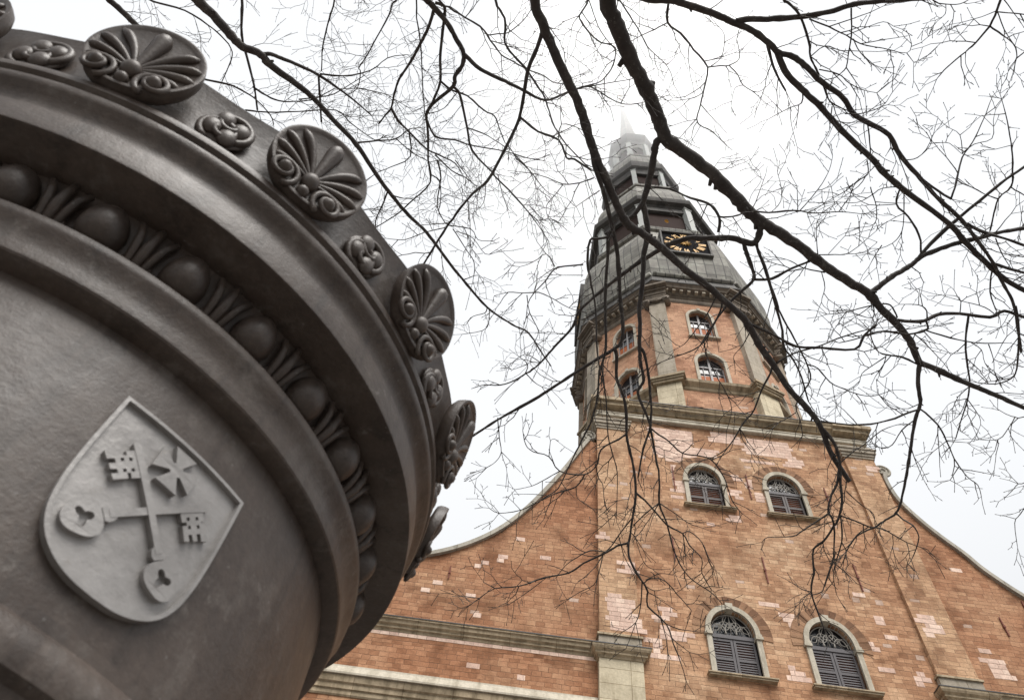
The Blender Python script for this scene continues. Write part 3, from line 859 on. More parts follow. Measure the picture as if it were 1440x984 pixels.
for k in range(8):
    f = oct_map(k, 2.32); h_ = 2.32*math.tan(PI/8)
    P = [(-h_, 90.0), (-h_, 88.2), (-h_*.62, 88.2)]+[(h_*.62*-math.cos(PI*i/10), 88.2+.75*math.sin(PI*i/10)) for i in range(1, 10)]+[(h_*.62, 88.2), (h_, 88.2), (h_, 90.0)]
    hd.prism(P, [], -0.2, 0.02, lambda u, v, d, f=f: (lambda p: (p[0]+cxf(88), p[1], p[2]))(f(u, v, d)))
hd.build("arched_heads", M_cop, L1, base=BASE)
stage("lantern_eaves", [(2.4, 89.95), (2.45, 90.8), (2.6, 91.4), (2.72, 92.2), (2.75, 92.9), (2.4, 93.3)], M_copd)
stage("spire_needle", [(1.75, 93.25), (1.7, 94.2), (1.38, 96.0), (1.1, 99.0), (0.78, 104.0), (0.5, 109.5), (0.26, 115.0), (0.1, 119.5)], M_cop)
MB().ball((cxf(120), CY, 119.8), .42, .42, .42).tube([(cxf(120), CY, 120.1), (cxf(120), CY, 123.4)], 0.07, 6).ball((cxf(120), CY, 122.6), .5, .12, .4).build("weather_vane", M_gold, church)

# clock faces
def numeral(s):
    """strokes of a roman numeral in a unit box, as (x0,y0,x1,y1)"""
    out = []; x = 0
    for ch in s:
        if ch == 'I': out.append((x+.12, 0, x+.12, 1)); x += .26
        if ch == 'V': out += [(x+.05, 1, x+.30, 0), (x+.30, 0, x+.55, 1)]; x += .62
        if ch == 'X': out += [(x+.05, 0, x+.50, 1), (x+.05, 1, x+.50, 0)]; x += .58
    return [(a-x/2, b, c-x/2, d) for a, b, c, d in out]
NUM = ['XII', 'I', 'II', 'III', 'IIII', 'V', 'VI', 'VII', 'VIII', 'IX', 'X', 'XI']
def clock(k, zc, S=1.0):
    ap = 6.80
    f = oct_map(k, ap)
    fx = lambda x, d, z: f(x, z, d)
    b = MB().box(-1.95*S, 1.95*S, -1.0, 0.0, zc-1.95*S, zc+1.95*S, fx).build("clock_face", M_black, church)
    fm = MB()
    for a0, a1, z0, z1 in ((-2.1, 2.1, -2.15, -1.9), (-2.05, 2.05, 1.9, 2.08), (-2.05, -1.9, -1.9, 1.9), (1.9, 2.05, -1.9, 1.9)):
        fm.box(a0*S, a1*S, -1.02, 0.16, zc+z0*S, zc+z1*S, fx)
    fm.build("clock_frame", M_copd, b, base=BASE)
    m = MB()
    for i, s in enumerate(NUM):
        a = PI/2-2*PI*i/12
        for x0, y0, x1, y1 in numeral(s):
            q = []
            for X, Y in ((x0, y0), (x1, y1)):
                X *= .52*S; Y = 1.12*S+Y*.62*S
                q.append((Y*math.cos(a)+X*math.sin(a), Y*math.sin(a)-X*math.cos(a)))
            (ax, az), (bx_, bz) = q
            l = math.hypot(bx_-ax, bz-az); nx, nz = -(bz-az)/l*.036*S, (bx_-ax)/l*.036*S
            m.add([fx(X, d, zc+Z) for d in (0.004, 0.05) for X, Z in ((ax+nx, az+nz), (bx_+nx, bz+nz), (bx_-nx, bz-nz), (ax-nx, az-nz))], [(0, 3, 2, 1), (4, 5, 6, 7), (0, 1, 5, 4), (1, 2, 6, 5), (2, 3, 7, 6), (3, 0, 4, 7)])
    m.build("numerals", M_gold, b, base=BASE)
    a = R(118)
    hd = MB().tube([f(-.5*S*math.cos(a), zc-.5*S*math.sin(a), .1), f(.9*S*math.cos(a), zc+.9*S*math.sin(a), .1), f(1.5*S*math.cos(a), zc+1.5*S*math.sin(a), .1)], [.05*S, .09*S, .015*S], 6)
    for i in range(12):
        t = 2*PI*i/12
        hd.tube([f(.05*math.cos(t), zc+.05*math.sin(t), .07), f(.55*S*math.cos(t), zc+.55*S*math.sin(t), .07)], [.07*S, .01], 5)
    hd.build("clock_hand", M_gold, b, base=BASE)
clock(0, 52.2, 0.86)
clock(7 if False else 6, 52.2, 0.86)
clock(2, 52.2, 0.86)

# ------------------------------------------------------------------ cast iron column in front
AX, AY = -10.9034, -20.8149
CB = (AX, AY, 0)
colm = root("iron_column", CB, "dark painted cast iron column with leafy crown and silver key shield", "column")
def lathe(name, prof, parent=colm, n=180, mat=None, sharp=28):
    # profile points are doubled softly by the sharp-angle shading
    m = MB().rings(prof, n, AX, AY, apothem=False, smooth=True, cap=True)
    return m.build(name, mat or M_paint, parent, base=CB, sharp=sharp)
lathe("base", [(1.0, 0.0), (1.0, .28), (.96, .32), (.88, .36), (.86, .44), (.80, .50), (.78, .56), (.72, .62), (.70, .64)])
lathe("shaft", [(.70, .64), (.70, 1.985), (.70, 2.545)])
lathe("shaft_ring", [(.695, 2.0), (.712, 2.005), (.716, 2.02), (.728, 2.03), (.732, 2.05), (.726, 2.075), (.718, 2.085), (.718, 2.102), (.695, 2.106)])
lathe("lower_moulding", [(.69, 2.528), (.7005, 2.5285), (.722, 2.534), (.731, 2.5385), (.7335, 2.542), (.7345, 2.547), (.7340, 2.565), (.7365, 2.582), (.7420, 2.595), (.7465, 2.6035), (.7490, 2.609), (.7505, 2.6125), (.7510, 2.619), (.7505, 2.6275), (.748, 2.6315), (.742, 2.6335), (.722, 2.635), (.716, 2.643), (.719, 2.66), (.73, 2.69), (.744, 2.715), (.748, 2.7362), (.70, 2.7364)], sharp=24)
cornice = lathe("cornice", [(.70, 2.7367), (.752, 2.7372), (.757, 2.7385), (.825, 2.7385), (.8305, 2.740), (.8317, 2.744), (.8325, 2.79), (.8328, 2.806), (.8275, 2.811), (.8265, 2.822), (.829, 2.833), (.838, 2.848), (.849, 2.858), (.8535, 2.866), (.854, 2.878), (.8495, 2.882), (.850, 2.888), (.8590, 2.894), (.8607, 2.901), (.8600, 2.911), (.855, 2.915), (.838, 2.920), (.80, 2.922)])
# parapet: wavy top edge dipping between the crown leaves
PITCHA = R(24.0); A0 = R(17.3)
m = MB()
NP = 360
ringsP = [(0.833, 2.918, 0), (0.836, 2.95, 0), (0.841, 3.0, 0), (0.850, 3.045, 0), (0.862, 1, 1), (0.865, 1, 2), (0.858, 1, 3), (0.82, 1, 3), (0.79, 2.95, 0)]
V = []
for r, z, fl in ringsP:
    for k in range(NP):
        a = 2*PI*k/NP
        ph = ((a-A0) % PITCHA)/PITCHA
        top = 3.100+0.014*math.cos(2*PI*ph)
        zz = z if fl == 0 else top+(0, -0.008, 0, -0.004)[fl]
        V.append((AX+r*math.sin(a), AY-r*math.cos(a), zz))
F = []
for i in range(len(ringsP)-1):
    for k in range(NP):
        F.append((i*NP+k, i*NP+(k+1) % NP, (i+1)*NP+(k+1) % NP, (i+1)*NP+k))
m.add(V, F, None, True).build("parapet", M_paint, colm, base=CB, sharp=40)
lathe("cap", [(.80, 2.96), (.80, 3.0), (.6, 3.12), (.3, 3.25), (.08, 3.32), (.06, 3.4), (.12, 3.5), (.06, 3.6), (.01, 3.62)], n=64)

# ornaments are modelled round the column axis at angle 0 and turned into place
def polar(r, u, z):      # u metres along the rim
    a = u/r
    return (r*math.sin(a), -r*math.cos(a), z)
def orn(mb, name, parent=colm, sharp=None):
    o = mb.build(name, M_paint, parent, base=(0, 0, 0), sharp=sharp)
    return o
random.seed(5)
# egg with its shell rim
e = MB()
tilt = R(24)
def eggm(x, y, z):
    # x across, y outwards, z up; the band leans outwards
    yy = y*math.cos(tilt)-z*math.sin(tilt)*-1; zz = z*math.cos(tilt)-y*math.sin(tilt)
    r = .729+yy
    return polar(r, x*r/.74, 2.686+zz)
V, F = [], []
nu, nv = 20, 12
for i in range(nv+1):
    ph = -PI/2+PI*i/nv
    z = math.sin(ph)
    w = math.cos(ph)*(1.0-0.12*z)
    for k in range(nu):
        t = 2*PI*k/nu
        V.append(eggm(.0405*w*math.cos(t), .046*w*math.sin(t), .0515*z))
for i in range(nv):
    for k in range(nu):
        F.append((i*nu+k, i*nu+(k+1) % nu, (i+1)*nu+(k+1) % nu, (i+1)*nu+k))
e.add(V, F, None, True)
egg = orn(e, "egg_ornament")
rim = MB()
rim.tube([eggm(.058*math.cos(t)*(1-.1*math.sin(t)), -.004+.012*abs(math.cos(t)), .058*math.sin(t)-.002) for t in [R(150)+R(240)*i/22 for i in range(23)]], [.004+.0045*math.sin(PI*i/22) for i in range(23)], 7)
orn(rim, "egg_shell", egg)
d = MB()
def blade(pts, w, parent_mb, flat=.5):
    n = len(pts)
    parent_mb.tube([eggm(*p) for p in pts], [w*(0.35+0.65*math.sin(PI*min(i+.6, n-1)/n)) for i in range(n)], 7)
for s in (-1, 1):
    blade([(s*.010, .004, -.060), (s*.014, .010, -.035), (s*.017, .014, -.005), (s*.022, .016, .022), (s*.032, .010, .044)], .0085, d)
blade([(0, .004, -.062), (0, .014, -.03), (0, .020, .0), (0, .016, .03), (0, .006, .052)], .0095, d)
dart = orn(d, "dart_ornament")
NE = 31
E0 = R(26.4)
for i in range(NE):
    a = E0+2*PI*i/NE
    if i == 0:
        egg.rotation_euler = (0, 0, a); dart.rotation_euler = (0, 0, a+PI/NE)
    else:
        dup(egg, colm, rz=a); dup(dart, colm, rz=a+PI/NE)

# crown leaf (palmette): a fan of ridged lobes over two small scrolls
def palmette():
    m = MB()
    H0, H1 = 2.893, 3.150
    cu, cv = 0.0, 0.122
    def surf(u, v, h):
        r = .862+v*0.24+h
        return polar(r, u*r/.88, H0+v)
    NA, NR = 200, 20
    V, F = [], []
    n0 = 1.0
    def rim_r(t):
        # outline: nearly round, a little broader at the shoulders
        return 0.103*(1+0.03*math.cos(2*t+PI)+0.03*math.sin(t))
    for j in range(NR+1):
        q = j/NR
        for i in range(NA):
            t = 2*PI*i/NA
            rr = rim_r(t)*q
            u, v = cu+rr*math.cos(t)*1.03, cv+rr*math.sin(t)
            h = .001+.008*q**4
            if q > .93: h += .0035*math.sin(PI*min(1, (q-.93)/.07))
            V.append(surf(u, v, h))
    for j in range(NR):
        for i in range(NA):
            F.append((j*NA+i, j*NA+(i+1) % NA, (j+1)*NA+(i+1) % NA, (j+1)*NA+i))
    b = len(V)
    for j, (dh, sc_) in enumerate(((-.002, 1.008), (-.014, 1.0), (-.022, .95))):
        for i in range(NA):
            t = 2*PI*i/NA
            rr = rim_r(t)*sc_
            V.append(surf(cu+rr*math.cos(t)*1.03, cv+rr*math.sin(t), dh))
    last = NR*NA
    for j in range(3):
        o0 = last if j == 0 else b+(j-1)*NA
        o1 = b+j*NA
        for i in range(NA):
            F.append((o0+i, o0+(i+1) % NA, o1+(i+1) % NA, o1+i))
    F.append(tuple(b+2*NA+i for i in range(NA)))
    m.add(V, F, None, True)
    p = orn(m, "crown_leaf", sharp=60)
    q = MB()
    # raised lobes springing from the boss: a broad middle one, four curling down on each side
    for s, ang, ln, wd in [(0, 0, .132, .0175)]+[(s, a_, l_, w_) for s in (-1, 1) for a_, l_, w_ in ((27, .131, .0104), (51, .121, .0100), (75, .106, .0094), (99, .088, .0080))]:
        pts = []; rad = []
        a = R(ang)*(s or 1)*.80
        x, z = 0.0, .078
        N_ = 14
        for i in range(N_+1):
            f_ = i/N_
            st_ = ln/N_
            if i:
                aa = a+(s*R(34)*f_*f_ if s else 0)
                x += st_*math.sin(aa); z += st_*math.cos(aa)
            pts.append(surf(x, z, .003+.003*f_))
            rad.append(wd*(.28+.72*min(1, f_*1.25))*(1 if f_ < .88 else .82 if f_ < .95 else .4))
        q.tube(pts, rad, 10)
    # centre boss
    q.ball((0, 0, 0), .0185, .017, .020, 14, 8, lambda x, y, z: surf(x, .070+z, .008+y))
    q.ball((0, 0, 0), .0135, .014, .0135, 10, 7, lambda x, y, z: surf(x, .038+z, .006+y))
    for s in (-1, 1):
        pts = []
        for i in range(30):
            t = i/29
            a = R(250)-t*R(560)
            r = .032*(1-t)**.8+.006
            pts.append(surf(s*(.052+r*math.cos(a)*.86), .050+r*math.sin(a)*.86, .008+.010*t))
        q.tube(pts, [.0066-.0015*i/29 for i in range(30)], 7)
        q.ball((0, 0, 0), .014, .016, .014, 12, 7, lambda x, y, z, s=s: surf(s*.052+x, .050+z, .013+y))
    orn(q, "leaf_scrolls", p)
    return p
pal = palmette()
def rosette():
    m = MB()
    def S(u, v, h):
        return polar(.842+h*.8+(v+.03)*.16, u*1.2, 2.99+v*1.2)
    for s in (-1, 1):
        pts = []
        for i in range(24):
            t = i/23
            a = R(-70)+t*R(430)
            r = .030*(1-t)**.7+.006
            pts.append(S(s*(.004+r*math.cos(a)*.95)+(.0 if s < 0 else .002), .0+s*.012+r*math.sin(a), .006+.012*t))
        m.tube(pts, [.0085-.003*i/23 for i in range(24)], 7)
    m.ball((0, 0, 0), .040, .012, .042, 18, 9, lambda x, y, z: S(x, z, y))
    for i in range(4):
        t = 2*PI*i/4+.5
        m.ball((0, 0, 0), .016, .016, .020, 10, 7, lambda x, y, z, t=t: S(.022*math.cos(t)+x, .024*math.sin(t)+z, .010+y))
    m.ball((0, 0, 0), .030, .010, .012, 10, 6, lambda x, y, z: S(-.045+x, -.055+z, y))
    m.ball((0, 0, 0), .026, .010, .011, 10, 6, lambda x, y, z: S(.050+x, -.057+z, y))
    return orn(m, "parapet_flower")
ros = rosette()
for i in range(15):
    a = A0+PITCHA*i
    if i == 0:
        pal.rotation_euler = (0, 0, a); ros.rotation_euler = (0, 0, a+PITCHA/2)
    else:
        dup(pal, colm, rz=a); dup(ros, colm, rz=a+PITCHA/2)

# the shield with crossed keys: a flat casting fixed to the shaft
PHI = R(52.4)
def sh(u, v, d):
    a = PHI+(u-.003)/.71
    return (AX+d*math.sin(a), AY-d*math.cos(a), v)
def dense(P, step=.012):
    o = []
    for i, p in enumerate(P):
        q = P[(i+1) % len(P)]
        k = max(1, int(math.hypot(q[0]-p[0], q[1]-p[1])/step))
        o += [(p[0]+(q[0]-p[0])*j/k, p[1]+(q[1]-p[1])*j/k) for j in range(k)]
    return o
right = [(0.1205, 2.4276), (0.1213, 2.360), (0.1205, 2.30), (0.1172, 2.255), (0.1085, 2.215), (0.092, 2.186), (0.066, 2.166), (0.034, 2.155), (0.0, 2.1525)]
prof = smooth2(right, 6)
out_ = dense(prof+[(-u, v) for u, v in reversed(prof[:-1])])
def inset(P, d):
    cx, cv = 0.0, 2.29
    o = []
    for i, p in enumerate(P):
        a, b = P[i-1], P[(i+1) % len(P)]
        if abs(p[1]-2.4276) < 1e-6:
            o.append((math.copysign(min(abs(p[0]), .1205-d), p[0]), p[1]-d)); continue
        tx, tz = b[0]-a[0], b[1]-a[1]; l = math.hypot(tx, tz) or 1
        nx, nz = -tz/l, tx/l
        if nx*(cx-p[0])+nz*(cv-p[1]) < 0: nx, nz = -nx, -nz
        o.append((p[0]+nx*d, p[1]+nz*d))
    return o
inn_ = inset(out_, .0058)
sm = MB()
US = [-.1190+.2380*i/32 for i in range(33)]
def vlow(u):
    u = abs(u)
    for (u0, v0), (u1, v1) in zip(prof[:-1], prof[1:]):
        if v0 < 2.31 and u1 <= u <= u0: return v0+(v1-v0)*(u0-u)/max(u0-u1, 1e-6)
    return 2.31
for i in range(32):
    ua, ub = US[i], US[i+1]
    q = [(ua, vlow(ua)), (ub, vlow(ub)), (ub, 2.4262), (ua, 2.4262)]
    sm.add([sh(u, v, d) for d in (.690, .7035) for u, v in q], [(0, 1, 5, 4), (2, 3, 7, 6), (4, 5, 6, 7)]+([(0, 3, 7, 4)] if i == 0 else [])+([(1, 2, 6, 5)] if i == 31 else []))
shield = sm.build("shield", M_silver, colm, base=CB)
rm = MB()
n = len(out_)
for i in range(n):
    j = (i+1) % n
    q = [out_[i], out_[j], inn_[j], inn_[i]]
    rm.add([sh(u, v, d) for d in (.690, .7122) for u, v in q], [(0, 1, 2, 3), (7, 6, 5, 4), (0, 4, 5, 1), (3, 2, 6, 7)])
rm.build("shield_rim", M_silver, shield, base=CB)
def circ(cu, cv, r, n=16, a0=0):
    return [(cu+r*math.cos(a0+2*PI*i/n), cv+r*math.sin(a0+2*PI*i/n)) for i in range(n)]
CU, CV = 0.0, 2.2975
def key(s):
    # local axes: t along the shaft from bow to bit, w across
    ex = Vector((-s*.7071, .7071)); wv = Vector((-s*.7071, -.7071))
    def L(t, w): 
        p = Vector((CU, CV))+ex*t+wv*w
        return (p.x, p.y)
    lift = .0 if s > 0 else -.0009
    D0, D1 = .7025, .7130+lift
    m = MB()
    P = lambda pts, holes=(): m.prism([L(*p) for p in dense(pts, .006)], [[L(*p) for p in h] for h in holes], D0, D1, sh)
    # shaft with a rounded tip
    P([(-.060, -.0052), (.097, -.0056)]+[(.097+.0056*math.sin(a), -.0056*math.cos(a)) for a in [PI*i/8 for i in range(1, 8)]]+[(.097, .0056), (-.060, .0052)])
    # collar
    D1 -= .0004
    P([(-.062, -.0115), (-.054, -.0095), (-.050, -.006), (-.050, .006), (-.054, .0095), (-.062, .0115), (-.068, .009), (-.068, -.009)])
    # bit: a block with a cross-shaped wards cut out
    D1 -= .0003
    bit = [(.048, .006), (.048, .019), (.056, .019), (.056, .024), (.048, .024), (.047, .046), (.056, .047), (.056, .037), (.062, .037), (.063, .047), (.071, .047), (.071, .037), (.078, .037), (.078, .048), (.090, .049), (.089, .024), (.082, .024), (.082, .019), (.089, .019), (.089, .006)]
    P(bit, [circ(.060, .0145, .0036, 4, PI/4), circ(.060, .0265, .0036, 4, PI/4), circ(.076, .0145, .0036, 4, PI/4), circ(.076, .0265, .0036, 4, PI/4)])
    # trefoil bow
    D1 += .0002
    lob = []
    for i in range(72):
        a = 2*PI*i/72
        r = .0275+.0022*math.cos(3*a+PI)
        lob.append((-.094+r*math.cos(a)*.98, r*math.sin(a)*1.0))
    hole = []
    for i in range(48):
        a = 2*PI*i/48
        r = .0100+.0040*math.cos(3*a)
        hole.append((-.094+r*math.cos(a), r*math.sin(a)*1.1))
    P(lob, [hole])
    return m.build("key", M_silver, shield, base=CB)
key(1); key(-1)
cr = MB()
cu, cv = -.003, 2.3768
P = []
for i in range(4):
    a = PI/2*i
    for (x, y) in ((.0095, -.0062), (.034, -.0195), (.034, .0195), (.0095, .0062)):
        P.append((cu+x*math.cos(a)-y*math.sin(a), cv+x*math.sin(a)+y*math.cos(a)))
cr.prism(dense(P, .006), [], .7025, .7128, sh)
cr.build("cross", M_silver, shield, base=CB)
for u, v in ((-.1, 2.405), (.1, 2.405), (0, 2.17)):
    pass

